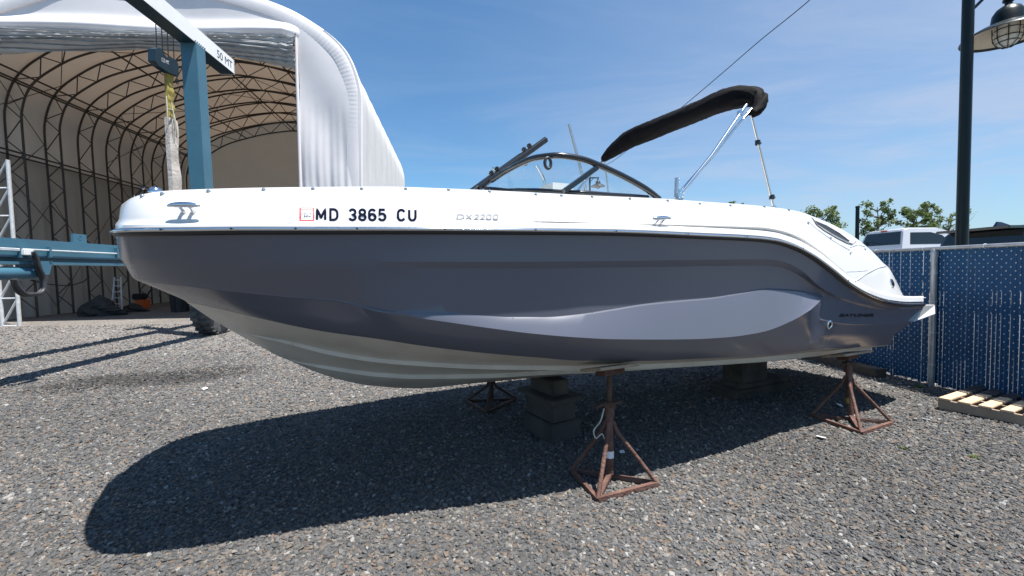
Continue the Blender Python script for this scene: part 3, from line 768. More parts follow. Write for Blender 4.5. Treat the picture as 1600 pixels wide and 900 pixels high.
GLYPH = {
    'M': ([(0, 0), (0, 1), (.5, .22), (1, 1), (1, 0)], False),
    'D': ([(0, 0), (0, 1)] + arc(.45, .62, .55, .38, 90, 0, 6) + arc(.45, .38, .55, .38, 0, -90, 6), True),
    '3': (arc(.48, .75, .48, .25, 165, -90, 12) + arc(.48, .25, .52, .25, 90, -165, 12)[1:], False),
    '8': (arc(.5, .76, .44, .24, -80, 260, 16) + arc(.5, .26, .5, .26, 100, 440, 16), True),
    '6': (arc(.5, .70, .5, .30, 30, 180, 8) + arc(.5, .29, .5, .29, 180, 520, 18), False),
    '5': ([(.92, 1), (.12, 1), (.06, .55)] + arc(.48, .31, .52, .31, 118, -160, 13), False),
    'C': (arc(.5, .66, .5, .34, 25, 180, 9) + arc(.5, .34, .5, .34, 180, 335, 9), False),
    'U': ([(0, 1)] + arc(.5, .36, .5, .36, 180, 360, 11) + [(1, 1)], False),
    'X': ([(0, 0), (1, 1)], False), 'x': ([(0, 1), (1, 0)], False),
    '2': (arc(.5, .72, .45, .28, 160, -25, 10) + [(.0, .0), (1, .0)], False),
    '0': (arc(.5, .64, .5, .36, 0, 180, 9) + arc(.5, .36, .5, .36, 180, 360, 9), True),
}
def stroke_char(ch, x0, x1, yb0, yb1, cap, th, m, off=0.004, slant=0.0, name='registration_character', bv=None):
    """one character as a flat ribbon lying on the moulding; sizes as seen"""
    P, closed = GLYPH[ch]
    P = np.array(P, float); W = x1 - x0
    Q = np.c_[P[:, 0] * (W - th) + th / 2, P[:, 1] * (cap - th) + th / 2]
    d = [Q[0]]
    N = len(Q)
    for i in range(N if closed else N - 1):
        a_, b_ = Q[i], Q[(i + 1) % N]; n_ = max(1, int(np.linalg.norm(b_ - a_) / 2.5))
        for j in range(1, n_ + 1): d.append(a_ + (b_ - a_) * j / n_)
    if closed: d = d[:-1]
    d = np.array(d); N = len(d); L_, R2 = [], []
    for i in range(N):
        p0 = d[i - 1] if (closed or i > 0) else d[i]; p1 = d[(i + 1) % N] if (closed or i < N - 1) else d[i]
        t0 = d[i] - p0; t1 = p1 - d[i]
        t0 = t0 / (np.linalg.norm(t0) or 1); t1 = t1 / (np.linalg.norm(t1) or 1)
        t = t0 + t1; t /= np.linalg.norm(t) or 1
        n_ = np.array([-t[1], t[0]]); nn = np.array([-t1[1], t1[0]]) if np.any(t1) else np.array([-t0[1], t0[0]])
        k_ = th / 2 / max(.74, n_ @ nn)
        L_.append(d[i] + n_ * k_); R2.append(d[i] - n_ * k_)
    def pos(q):
        f = q[0] / W
        return hit(bv or BV_D, x0 + q[0] + slant * q[1], yb0 + (yb1 - yb0) * f - q[1], off)[0]
    k = MB(); rows = [[pos(q) for q in L_], [pos((np.array(a_) + b_) / 2) for a_, b_ in zip(L_, R2)], [pos(q) for q in R2]]
    k.grid(rows, closed=closed)
    return obj(name, k, m, boat, fixn=False)
yb = lambda x: 345.4 + (x - 493) * .008
for ch, xa, xb in (('M', 493.6, 510), ('D', 514.5, 529), ('3', 544.5, 557.5), ('8', 559.5, 573), ('6', 575, 588.5), ('5', 590.5, 604), ('C', 620, 634), ('U', 637.5, 651)):
    stroke_char(ch, xa, xb, yb(xa), yb(xb), 20.2, 3.7, M['letter'], .002)
for ch, xa, xb in (('D', 713, 724.5), ('X', 727, 737), ('x', 727, 737), ('2', 740, 748), ('2', 749.5, 757.5), ('0', 759, 767.5), ('0', 769.5, 778)):
    stroke_char(ch, xa, xb, 344.2, 344.2, 9.6, 1.8, M['badge'], .0015, .12, 'model_badge')
text_mesh('BAYLINER', 5, ((1311, 495.0), (1365, 495.0), 5.0), BV_H, 'builder_badge', M['decal_dark'], boat, 0.003, 0.03, 0.3)
mb = MB(); mb.grid(patch(BV_D, [(468, 324.6), (491, 324.8), (491.2, 345.3), (468, 345.2)], 0.002)); stk = obj('registration_sticker', mb, M['sticker_red'], boat)
mb = MB(); mb.grid(patch(BV_D, [(471, 329.5), (488.7, 329.7), (488.7, 343.8), (471, 343.7)], 0.003)); obj('sticker_field', mb, M['sticker_white'], stk)
mb = MB(); mb.grid(patch(BV_D, [(470.5, 326), (489, 326.2), (489, 328.3), (470.5, 328.1)], 0.003)); obj('sticker_band', mb, M['sticker_pink'], stk)
text_mesh('DEC 31', 4, ((471.5, 336.0), (488.2, 336.2), 3.3), BV_D, 'sticker_lettering', M['letter'], stk, 0.004, 0.01)
text_mesh('2024', 4, ((474.5, 340.2), (485.5, 340.4), 3.3), BV_D, 'sticker_lettering', M['letter'], stk, 0.004, 0.01)

def cleat(cx, cy, L):
    p, n = hit(BV_D, cx, cy + 6, 0)
    up = np.array([0, 0, 1.0]); out = np.array(n)
    t = hit(BV_D, cx + 6, cy + 6)[0] - hit(BV_D, cx - 6, cy + 6)[0]; t /= np.linalg.norm(t)
    k = MB()
    top = p + out * 0.048
    xs = np.linspace(-.5, .5, 13)
    k.tube([top + t * L * x - out * 0.008 * (2 * x) ** 2 for x in xs], [0.004 + 0.0095 * sqrt(max(0, 1 - (2 * x) ** 2)) for x in xs], 10)
    for q in (-.15, .15): k.tube([p + t * L * q - out * .004, p + t * L * q + out * .02, top + t * L * q], [.014, .008, .009], 10)
    obj('cleat', k, M['chrome'], boat, smooth=50)
    s, w = sw(p)
    k2 = MB()                                 # the same fitting on the far side
    refl = lambda P: P - 2 * NX * (P @ NX - NC)
    k2.v = [tuple(refl(np.array(v))) for v in k.v]; k2.f = k.f; k2.m = k.m
    obj('cleat', k2, M['chrome'], boat, smooth=50)
cleat(295, 324.5, 0.135); cleat(1028, 342, 0.15)

# cover snaps
snaps = [(223, 307), (254, 304), (326, 300), (412, 297.5), (489, 296), (565, 296), (634, 296), (701, 297.5), (765, 300), (837, 304.5), (877, 306.5), (925, 308.5), (984, 311.5), (1043, 314.5), (1093, 319), (1141, 322), (1194, 323.8), (1232, 329), (1262, 349), (1297, 372), (1328, 395), (1351, 389.5)]
for x, y in snaps:
    p, n = hit(BV_D, x, y, 0)
    if p is None: continue
    k = MB(); k.lathe([(0.0105, 0.0), (0.0105, .004), (0.007, .008), (0.006, .011), (0.0, .0118)], p, 10, n)
    obj('snap', k, M['alu'], boat, smooth=40)
for x in (255, 360, 460, 560, 690, 830, 960, 1070, 1160, 1250, 1320):           # rail screws
    i = int(np.argmin([abs(proj(B(*q))[0] - x) for q in c_R]))
    p = B(c_R[i, 0], c_R[i, 1] + .030, c_R[i, 2] + .006)
    k = MB(); k.lathe([(0.005, 0), (0.004, .0015), (0, .002)], p, 8, -NX)
    obj('screw', k, M['black_alu'], boat)

# bow light, stern light, through-hull, side vent
p, n = hit(BV_D, 242, 300.5, 0); p = bn(243, 298, 0.30)
k = MB(); k.lathe([(.034, 0), (.034, .010), (.028, .022), (.016, .031), (0, .034)], p - ZX * .012, 18); obj('bow_light', k, M['chrome'], boat, smooth=50)
k = MB(); k.tube([p + np.array([-.05, -.02, .012]), p + np.array([-.035, -.045, .012])], .009, 8); obj('bow_light_lens', k, M['decal_dark'], boat, smooth=50)
p, n = hit(BV_D, 1393, 442, 0)
k = MB(); k.lathe([(.040, -.003), (.040, .006), (.034, .010), (.029, .009)], p, 24, n); fl = obj('speaker_bezel', k, M['chrome'], boat, smooth=50)
k = MB(); k.lathe([(.031, .004), (.026, .008), (.014, .006), (.008, .011), (0, .011)], p, 20, n); obj('speaker_cone', k, M['black_alu'], fl, smooth=50)
p, n = hit(BV_H, 1295, 507, 0)
k = MB(); k.lathe([(.036, -.002), (.036, .008), (.028, .013), (.021, .010)], p, 24, n); fl = obj('drain_fitting', k, M['chrome'], boat, smooth=50)
k = MB(); k.lathe([(.022, .009), (.019, .0035), (0, .0035)], p, 20, n); obj('drain_bore', k, M['rubber'], fl, smooth=50)
def frame_poly(outer, inner, bv, out_off, in_off, name, m, parent):
    k = MB(); a = [hit(bv, *q, 0.001)[0] for q in outer]; b = [hit(bv, *q, 0)[0] + hit(bv, *q, 0)[1] * in_off for q in inner]
    mid = [hit(bv, *(np.array(q) * .75 + np.array(r) * .25), out_off)[0] for q, r in zip(outer, inner)]
    k.grid([a, mid, b], closed=True)
    return obj(name, k, m, parent, smooth=40)
vo = [(1266, 340), (1285, 347), (1310, 359), (1338, 378), (1333, 382), (1322, 378), (1300, 367), (1277, 353)]
vi = [(1272, 345), (1290, 352.5), (1310, 364), (1327, 376.8), (1322, 380), (1307, 372.5), (1288, 361.5), (1274, 350.5)]
if all(hit(BV_D, *q)[0] is not None for q in vo + vi):
    fr = frame_poly(vo, vi, BV_D, .012, .006, 'side_vent', M['gel_white'], boat)
    k = MB(); k.add([hit(BV_D, *q, .004)[0] for q in vi], [tuple(range(len(vi)))]); obj('vent_opening', k, M['rubber'], fr, fixn=False)
def crease(pts, name, r=0.004, m='badge'):
    pts = np.array(pts, float); dd_ = np.r_[0, np.cumsum(np.hypot(*np.diff(pts, axis=0).T))]
    tt_ = np.linspace(0, dd_[-1], max(3, int(dd_[-1] / 2.5)))
    q = [hit(BV_D, x_, y_, -0.001)[0] for x_, y_ in zip(np.interp(tt_, dd_, pts[:, 0]), np.interp(tt_, dd_, pts[:, 1]))]
    q = [p_ for p_ in q if p_ is not None]
    if len(q) > 1:
        k = MB(); k.tube(q, r, 6); obj(name, k, M[m], boat, smooth=60)
crease([(1328, 386), (1340, 382), (1351, 385.5)], 'step_edge', .006, 'gel_white')
crease([(1336, 440), (1352, 428), (1372, 418), (1384, 416)], 'panel_edge', .007, 'gel_white')
crease([(1256, 337.5), (1264, 347), (1276, 358), (1300, 375), (1327, 391)], 'moulding_edge', .005, 'gel_white')
crease([(1323, 424.5), (1338, 424), (1355, 422.5)], 'groove_end', .004, 'gel_white')

# swim platform
k = MB()
P = [bn(1443, 477, 1.17), bn(1461, 476, 1.10), bn(1462, 491, 1.15), bn(1429, 503, 1.19)]
k.ngon(P, NX * 2.2)
obj('swim_platform', k, M['gel_white'], boat, bevel=0.006)

# windshield
def wl(pts): return np.array([bn(*p_) for p_ in pts])
def dens(P, n=40):
    P = np.asarray(P); d = np.r_[0, np.cumsum(np.linalg.norm(np.diff(P, axis=0), axis=1))]
    u = np.linspace(0, d[-1], n)
    return np.c_[[smooth_interp(u, d, P[:, i]) for i in range(3)]].T
top_n = wl([(1030, 311, 1.00), (1012, 297, 1.0), (990, 284, .99), (940, 260, .96), (905, 247.5, .93), (870, 243, .89), (840, 246, .80), (810, 257, .64), (790, 267.5, .48), (768, 282, .34)])
base_n = wl([(1012, 308.5, .98), (960, 305, .97), (900, 301, .93), (850, 298.5, .82), (812, 297.5, .62), (785, 297, .40), (757, 294.5, .32)])
def band(path, w_, t_):                      # flat aluminium section along a path
    k = MB(); P = dens(path, 48)
    for i in range(len(P) - 1): pass
    k.tube(P, w_, 8); return k
refl = lambda P: np.asarray(P) - 2 * NX * ((np.asarray(P) @ NX) - NC)[:, None]
ws = obj('windshield_frame', band(top_n, .020, 0), M['black_alu'], boat, smooth=50)
k = band(base_n, .016, 0); obj('windshield_sill', k, M['black_alu'], ws, smooth=50)
k = MB(); k.bar(bn(881, 299, .95), bn(932, 262, .95), .03, .035, NX); obj('windshield_post', k, M['black_alu'], ws)
k = band(refl(top_n), .018, 0); obj('windshield_frame', k, M['black_alu'], boat, smooth=50)
k = band(refl(base_n), .014, 0); obj('windshield_sill', k, M['black_alu'], boat, smooth=50)
tp, bp = dens(top_n, 40), dens(base_n, 40)
for f in (lambda P: P, refl):
    k = MB(); k.grid([f(bp), f(tp)]); obj('windshield_pane', k, M['glass'], boat, smooth=60)
# the walk-through pane swung open
e0, e1 = bn(748, 294, .30), bn(853, 218, .34)
inb = NX * 0.50 + AX * 0.02
k = MB()
k.tube([e0, e1], .024, 8); k.tube([e1, e1 + inb], .016, 8); k.tube([e0 + inb, e1 + inb], .018, 8); k.tube([e0, e0 + inb], .014, 8)
dr = obj('centre_pane_frame', k, M['black_alu'], boat, smooth=50)
k = MB(); k.add([e0, e1, e1 + inb, e0 + inb], [(0, 1, 2, 3)]); obj('centre_pane', k, M['glass'], dr, fixn=False)
nrm = np.cross(e1 - e0, inb); nrm /= np.linalg.norm(nrm)
if nrm[2] < 0: nrm = -nrm
for f in (.22, .30, .70, .78):
    c = e0 + (e1 - e0) * f
    k = MB(); k.tube([c + nrm * .015, c + nrm * .045], [.016, .020], 10); k.tube([c + nrm * .045, c + nrm * .052], [.012, .012], 10)
    obj('latch', k, M['black_alu'], dr, smooth=50)
k = MB(); k.tube([bn(771, 270, .1), bn(769, 262, .1), bn(778, 268, .1)], .010, 8); obj('latch', k, M['chrome'], dr, smooth=50)
k = MB(); k.tube([bn(817, 250, .64), bn(823, 258, .66)], .012, 8); obj('pane_stop', k, M['black_alu'], ws, smooth=50)
c0 = bn(856, 255, .9)
k = MB(); k.tube([c0 + AX * .022 * cos(a) + ZX * .034 * sin(a) for a in np.linspace(0, 2 * pi, 17)[:-1]], .010, 8, closed=True); obj('pane_ring', k, M['rubber'], ws, smooth=60)
k = MB(); k.tube(dens(wl([(838, 258, -.55), (846, 272, -.55), (851, 285, -.55), (852, 300, -.55)]), 12), .014, 8); obj('grab_rail', k, M['chrome'], boat, smooth=60)

# helm, seats
k = MB(); k.box(B(2.95, .60, 1.42), (.5, .62, .42), (AX, NX, ZX)); obj('helm_console', k, M['gel_white'], boat, bevel=.05, smooth=40)
k = MB(); k.box(B(2.95, -.60, 1.42), (.5, .62, .42), (AX, NX, ZX)); obj('helm_console', k, M['gel_white'], boat, bevel=.05, smooth=40)
for w_ in (.55, -.55):
    k = MB(); k.box(B(3.75, w_, 1.30), (.5, .5, .25), (AX, NX, ZX)); k.box(B(4.0, w_, 1.52), (.16, .5, .50), (AX, NX, ZX)); obj('helm_seat', k, M['vinyl'], boat, bevel=.04, smooth=40)
k = MB(); k.box(B(4.55, 0, 1.40), (.45, 1.7, .30), (AX, NX, ZX)); obj('aft_bench', k, M['vinyl'], boat, bevel=.04, smooth=40)
k = MB(); k.tube([bn(866, 297, -.3), bn(880, 290, -.3), bn(884, 298, -.3)], .012, 8); k.box(bn(869, 295, -.3), (.22, .25, .06), (AX, NX, ZX)); obj('dash_box', k, M['vinyl'], boat, smooth=40)

# bimini top rolled in its boot
spine = [(1176, 178, 1.0, .035), (1184, 172, 1.0, .075), (1186, 157, .97, .105), (1168, 152, .86, .108), (1140, 157, .70, .104), (1100, 171, .42, .104), (1060, 187, .12, .108), (1020, 203, -.22, .112), (990, 216, -.50, .116), (966, 231, -.74, .112), (950, 243, -.90, .085), (943, 249, -.98, .045)]
sp = dens(wl([(x, y, w) for x, y, w, r in spine]), 90)
rr = np.interp(np.linspace(0, 1, 90), np.linspace(0, 1, len(spine)), [r for *_, r in spine])
ring = 26; G3 = []
for i in range(90):
    t = sp[min(i + 1, 89)] - sp[max(i - 1, 0)]; t /= np.linalg.norm(t)
    x = np.cross(t, ZX); x /= np.linalg.norm(x); z = np.cross(x, t)
    u = i / 89
    row = []
    for j in range(ring):
        a = 2 * pi * j / ring
        end = math.exp(-((u - .97) / .07) ** 2) + math.exp(-((u - .10) / .07) ** 2)
        r = .87 * rr[i] * (1 + .045 * sin(3 * a + 9 * u) + .03 * sin(7 * a - 23 * u) + .11 * end * sin(9 * a + 14 * u) + .03 * rng.normal() * .5)
        row.append(sp[i] + x * cos(a) * r * 1.0 + z * sin(a) * r * (1.05 if sin(a) > 0 else .9))
    G3.append(row)
k = MB(); k.grid(G3, closed=True); k.add(G3[0], [tuple(range(ring))]); k.add(G3[-1], [tuple(range(ring))])
boot = obj('bimini_boot', k, M['canvas'], boat, smooth=80)
def pole(name, pts, r, m='chrome'):
    k = MB(); k.tube(wl(pts), r, 10); return obj(name, k, M[m], boat, smooth=50)
p1 = pole('bimini_pole', [(1061, 306, 1.02), (1112, 243, 1.02), (1166, 164, 1.0)], .0125)
p2 = pole('bimini_pole', [(1064, 299, 1.0), (1120, 236, .98), (1179, 165, .97)], .0125)
p3 = pole('bimini_strut', [(1174, 180, .98), (1190, 245, .98), (1208, 322, 1.0)], .0115)
pole('bimini_pole', [(944, 249, -.98), (925, 270, -1.0), (900, 301, -1.0)], .0125)
pole('bimini_strut', [(944, 250, -.98), (948, 275, -1.0), (951, 302, -1.0)], .0115)
pole('light_pole', [(889, 194, -1.0), (903, 247, -1.0), (917, 303, -1.0)], .016, 'alu')
pole('rod_holder', [(1058, 278, 1.0), (1056.5, 309, 1.0)], .016, 'alu')
for x, y, w_, par in ((1184, 223, .98, p3), (1206, 308, 1.0, p3), (1156, 177, 1.0, p1), (1063, 300, 1.01, p1), (1061, 306, 1.02, p1)):
    c = bn(x, y, w_); k = MB(); k.tube([c - ZX * .018, c + ZX * .018], .020, 10); k.tube([c, c + AX * .035], .008, 8)
    obj('clamp', k, M['black_alu'] if par is p3 else M['chrome'], par, smooth=50)
k = MB(); k.lathe([(.03, 0), (.03, .006), (.012, .02), (.012, .03)], bn(1209, 324, 1.0) - ZX * .01, 12); obj('deck_hinge', k, M['chrome'], boat, smooth=40)
k = MB(); k.lathe([(.03, 0), (.03, .006), (.012, .02), (.012, .03)], bn(1061, 309, 1.02) - ZX * .01, 12); obj('deck_hinge', k, M['chrome'], boat, smooth=40)

# ------------------------------------------------------------------ fabric shelter
DF, DB = 14.0, 26.4
_p = [at_d(x, y, DF) for x, y in ((565, 262), (564.5, 150), (561, 130), (553, 105), (541, 82), (521, 60), (491, 38), (451, 15), (412, 0))]
uR = _p[0] @ UU; uL = -15.55; uC = (uL + uR) / 2; HW = (uR - uL) / 2
half = [(HW - 0.10, 0.0)] + [(p @ UU - uC, p[2]) for p in _p]
apex = half[-1][1] + 0.62
half = half + [(1.2, apex - 0.12), (0.0, apex)]
prof = np.array([(x, h) for x, h in half] + [(-x, h) for x, h in half[-2::-1]])       # right foot to left foot
def dens2(P, n):
    P = np.asarray(P, float); d = np.r_[0, np.cumsum(np.linalg.norm(np.diff(P, axis=0), axis=1))]
    u = np.linspace(0, d[-1], n)
    return np.c_[[smooth_interp(u, d, P[:, i]) for i in range(2)]].T
PF = dens2(prof, 121)
def inset(P, a):
    t = np.gradient(P, axis=0); t /= np.linalg.norm(t, axis=1)[:, None]
    n = np.c_[-t[:, 1], t[:, 0]]                       # inward for a right-to-left path
    return P + n * (a[:, None] if np.ndim(a) else a)
def DRIFT(d): return -0.055 * (d - DF)           # its axis is turned a little from the yard's
def A(P, d): return np.array([S(uC + x + DRIFT(d), d, max(h, 0)) for x, h in P])
sh = thing('fabric_shelter', 'huge white arched fabric boat shelter, open fronted, with steel truss arches inside', 'shelter', S(uC, DF, 0))
ds = 14.75 + 1.45 * np.arange(9)
arches = [d for d in ds if d < DB - .04]
# roof membrane, slightly sunk between the arches; walls (lower part) a greyer sheet
dd = np.linspace(DF, DB, 141)
rows = []
for d in dd:
    q = inset(PF, 0.05 * (1 + cos(2 * pi * (d - 14.75) / 1.45 + pi)) / 2 + np.clip((5.5 - PF[:, 1]) / 3, 0, 1) * (.025 * sin(9.1 * d) + .015 * sin(17 * d)))
    rows.append(A(q, d))
rows = np.array(rows)
nW = int(np.argmax(PF[:, 1] > 5.3))
k = MB(); k.grid(rows[:, nW:121 - nW]); obj('roof_membrane', k, M['cover'], sh, smooth=60)
k = MB(); k.grid(rows[:, :nW + 1]); obj('side_wall', k, M['cover'], sh, smooth=60)
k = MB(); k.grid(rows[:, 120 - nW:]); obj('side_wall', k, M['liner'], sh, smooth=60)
k = MB()
k.grid([A(PF, DB - .02), [S(uC + x + DRIFT(DB), DB - .02, 0) for x, h in PF]])
M['back'] = fabric('end_wall_membrane', (0.52, 0.46, 0.37), 0.26, (0.75, 0.60, 0.45), dirt=(0.4, 0.36, 0.3), dirt_amt=0.3)
obj('back_wall', k, M['back'], sh)
# front gable: above the opening, and the hanging curtain at the right
uO = at_d(468, 150, DF) @ UU
hH = at_d(300, 58, DF)[2]
def hprof(u): 
    x = u - uC
    xs = PF[:, 0][::-1]; return np.interp(x, xs, np.maximum.accumulate(PF[:, 1][::-1]) if False else PF[:, 1][::-1])
def fold(u, h):
    f = np.clip((6.6 - h) / 3.0, 0, 1)
    return f * (.032 * sin(6.0 * u + .6 * sin(h)) + .016 * sin(15.0 * u + 1.3) + .010 * sin(31 * u + h * .4)) + .02 * sin(3 * u + 2 * h)
k = MB(); R_ = []
for u in np.linspace(uL + .30, uR - .25, 160):
    top = hprof(u) - .02; bot = hH - .12 if top > hH else top - .02
    R_.append([S(u, DF - .05 - .20 * math.exp(-((h - hH - .16) / .20) ** 2) * np.clip((uO - u) / .5 + .4, 0, 1) * (1 + .25 * sin(.9 * u)) - .03 * sin(1.3 * u + 1.1 * h), h) for h in bot + (top - bot) * np.linspace(0, 1, 26) ** 1.25])
k.grid(R_); obj('gable_panel', k, M['gable'], sh, smooth=80)
def uedge(h):                                   # right outer edge of the arch at a height
    xs, hs = PF[:61, 0], PF[:61, 1]
    return uC + np.interp(h, hs, xs)
k = MB(); R_ = []
for h in np.linspace(0, hprof(uO) - .5, 60):
    ue = uedge(h) + .01
    R_.append([S(uO + (ue - uO) * f + .04 * sin(1.1 * h) * (1 - f), DF - .09 - fold(uO + (ue - uO) * f, h) * min(1, (1 - f) * 5), h) for f in np.linspace(0, 1, 90)])
k.grid(R_); obj('front_curtain', k, M['gable'], sh, smooth=80)
k = MB(); k.tube([S(uO, DF - .14, h) for h in np.linspace(0, hH, 12)], .045, 8); obj('curtain_edge', k, M['gable'], sh, smooth=60)
# ruffled edging along the arch
ed = dens2(prof, 1000); ed = ed[np.argmax(ed[:, 1] > 1.5):760]
k = MB(); R_ = []
for j, a in enumerate((-.03, .0, .10, .22, .34, .42, .44)):
    q = inset(ed, a)
    ruff = .0014 * np.sin(np.arange(len(ed)) * 1.35) * np.clip((ed[:, 0] - 2.9) / .8, 0, 1) * np.clip((ed[:, 1] - 5.4) / 1.0, 0, 1) * (1 if 1 < j < 6 else 0.2)
    dz = (.02, -.06, -.10, -.11, -.11, -.10, .06)[j] * np.ones(len(ed))
    R_.append([S(uC + x, DF + z_ - r_, max(h, 0)) for (x, h), r_, z_ in zip(q, ruff, dz)])
k.grid(R_); obj('edge_ruffle', k, M['gable'], sh, smooth=70)
# the rolled-up door curtain along the head of the opening
px_b = [(-300, 96), (-150, 92), (0, 87), (60, 86), (150, 84), (225, 81), (300, 85), (365, 92), (420, 101), (470, 112)]
px_t = [(-300, 34), (0, 43), (150, 51), (240, 54), (330, 54), (470, 54)]
R_ = []
xs = np.linspace(-8, 466, 130)
bx, by = np.array(px_b, float).T; tx, ty = np.array(px_t, float).T
nf = 64
for v in np.linspace(0, 1, nf):
    row = []
    for x in xs:
        yb = np.interp(x, bx, by); yt = np.interp(x, tx, ty)
        P = at_d(x, yt + (yb - yt) * v, DF)
        ph = 2 * pi * (7.5 * v + .30 * sin(x * .011 + 2 * v) + .20 * sin(x * .027 + 9 * v))
        gath = math.exp(-((x - 462) / 30) ** 2)
        dep = .12 + .20 * sin(pi * v) + .045 * sin(ph) + .025 * sin(2.3 * ph + x * .02) + .05 * gath * sin(x * .35 + 5 * v)
        row.append(P - G * dep)
    R_.append(row)
k = MB(); k.grid(R_); obj('rolled_curtain', k, M['curtain'], sh, smooth=70)

# truss arches
cyl = MB(); cyl.tube([(0, 0, -.5), (0, 0, .5)], 1.0, 6)
web_me = None
NWEB = 0
for ai, d in enumerate(arches):
    oc, ic = inset(PF, .14), inset(PF, .66)
    k = MB(); k.tube(A(oc, d), .034, 6); k.tube(A(ic, d), .034, 6)
    for q in (.12, .88):
        pass
    ar = obj('truss_arch', k, M['truss'], sh, smooth=60)
    seg = []
    idx = np.linspace(1, 119, 54).round().astype(int)
    a_, b_ = A(oc, d), A(ic, d)
    for j in range(len(idx) - 1):
        seg.append((a_[idx[j]], b_[idx[j + 1]]) if j % 2 == 0 else (b_[idx[j]], a_[idx[j + 1]]))
    if NWEB + len(seg) <= 300:
        for p, q in seg:
            if web_me is None:
                w = obj('web_strut', cyl, M['truss'], None); web_me = w.data
            else:
                w = bpy.data.objects.new('web_strut', web_me); COL.objects.link(w)
            v = q - p; L_ = np.linalg.norm(v)
            mt = Matrix.Translation(Vector((p + q) / 2 - ROOT[sh.name])) @ Vector(v).to_track_quat('Z', 'Y').to_matrix().to_4x4() @ Matrix.Diagonal((.018, .018, L_, 1))
            w.parent = ar; w.matrix_basis = mt
            NWEB += 1
    else:
        k = MB()
        for p, q in seg: k.tube([p, q], .018, 5)
        w = obj('web_strut', k, M['truss'], ar); w['kind'] = 'stuff'
# purlins along the walls and roof, and bracing wires
def frac_at_h(h): return int(120 - np.argmax(PF[::1, 1] > h))
for hh in (at_u(0, 242, uL)[2], at_u(0, 119, uL)[2]):
    i = frac_at_h(hh)
    for side in (0, 1):
        for a_ in (.16, .64):
            x, h = inset(PF, a_)[i]
            k = MB(); k.tube([S(uC + (x if side == 0 else -x) + DRIFT(dq), dq, h) for dq in (14.75, DB - .1)], .030, 6); obj('purlin', k, M['truss'], sh)
for i in (36, 48, 60, 72, 84):
    x, h = inset(PF, .64)[i]
    k = MB(); k.tube([S(uC + x + DRIFT(dq), dq, h) for dq in (14.75, DB - .1)], .030, 6); obj('purlin', k, M['truss'], sh)
ii = [120 - i for i in (14, 26, 36, 48, 60, 72, 84, 96)]
for j in range(len(ii) - 1):
    for (d0, d1) in ((14.75, 17.65), (20.55, 23.45)):
        for a0, a1 in ((d0, d1), (d1, d0)):
            p, q = inset(PF, .10)[ii[j]], inset(PF, .10)[ii[j + 1]]
            k = MB(); k.tube([S(uC + p[0] + DRIFT(a0), a0, p[1]), S(uC + q[0] + DRIFT(a1), a1, q[1])], .012, 5); obj('brace_wire', k, M['truss'], sh)
for d0 in (14.75, 17.65, 20.55):
    k = MB(); k.tube([S(uL + .25 + DRIFT(d0), d0, 4.2), S(uL + .25 + DRIFT(d0 + 2.9), d0 + 2.9, .2)], .010, 5); obj('brace_wire', k, M['truss'], sh)
    k = MB(); k.tube([S(uL + .25 + DRIFT(d0), d0, .4), S(uL + .25 + DRIFT(d0 + 2.9), d0 + 2.9, 4.2)], .010, 5); obj('brace_wire', k, M['truss'], sh)
# front lattice posts at the left, out in the sun
def lattice(x0a, x0b, x1a, x1b, y0, y1, n, d):
    a0, a1, b0, b1 = at_d(x0a, y0, d), at_d(x0b, y1, d), at_d(x1a, y0, d), at_d(x1b, y1, d)
    a1[2] = 0; b1[2] = 0
    k = MB(); k.tube([a0, a1], .05, 8); k.tube([b0, b1], .05, 8)
    lt = obj('lattice_post', k, M['galv_white'], sh, smooth=50)
    for j in range(n):
        f0, f1 = j / n, (j + 1) / n
        p, q = a0 + (a1 - a0) * f1, b0 + (b1 - b0) * f0
        k = MB(); k.tube([p, q], .030, 6); obj('web_strut', k, M['galv_white'], lt)
        k = MB(); k.tube([p, b0 + (b1 - b0) * f1], .026, 6); obj('web_strut', k, M['galv_white'], lt)
lattice(-16, 4, 12, 31, 250, 508, 6, 13.85)

# things standing along the inside of the left wall
def leaf_pile(name, label, cat, c, w, d, h, m):
    t = MB(); R_ = []
    for i in range(9):
        v = i / 8
        r_ = (1 - v ** 1.6)
        R_.append([np.asarray(c) + np.array([cos(a) * w * r_ * (1 + .25 * sin(3 * a + i)), sin(a) * d * r_ * (1 + .2 * sin(5 * a + 2 * i)), h * v]) for a in np.linspace(0, 2 * pi, 19)[:-1]])
    t.grid(R_, closed=True); t.add(R_[-1], [tuple(range(18))])
    o = obj(name, t, m, None); return tag(o, label, cat)
leaf_pile('tarpaulin_heap', 'dark heap of folded tarpaulin against the left wall of the shelter', 'tarpaulin', gnd(157, 493), .75, .45, .75, M['junk'])
leaf_pile('tarpaulin_heap', 'low dark heap of sheeting beside the aluminium ladder in the shelter', 'tarpaulin', gnd(208, 487), .5, .35, .35, M['junk'])
c = gnd(182, 490)
ld = thing('ladder', 'pale aluminium stepladder leaning by the shelter wall near the tarpaulin heap', 'ladder', c)
top = at_y(184, 433, c[1] + .35)
sx = np.array([.17, 0, 0])
k = MB(); k.bar(c - sx * 1.2, top - sx * .7, .04, .03, (0, 1, 0)); obj('rail', k, M['galv_white'], ld)
k = MB(); k.bar(c + sx * 1.2, top + sx * .7, .04, .03, (0, 1, 0)); obj('rail', k, M['galv_white'], ld)
for f in np.linspace(.1, .92, 6):
    p = c + (top - c) * f; q = sx * (1.2 - .5 * f)
    k = MB(); k.bar(p - q, p + q, .05, .025); obj('rung', k, M['galv_white'], ld)
c = gnd(224, 483)
t = thing('plant_pot_stand', 'small orange and black machine standing by the shelter wall', 'machine', c)
k = MB(); k.box(c + ZX * .22, (.42, .35, .36)); obj('body', k, M['orange'], t, bevel=.04)
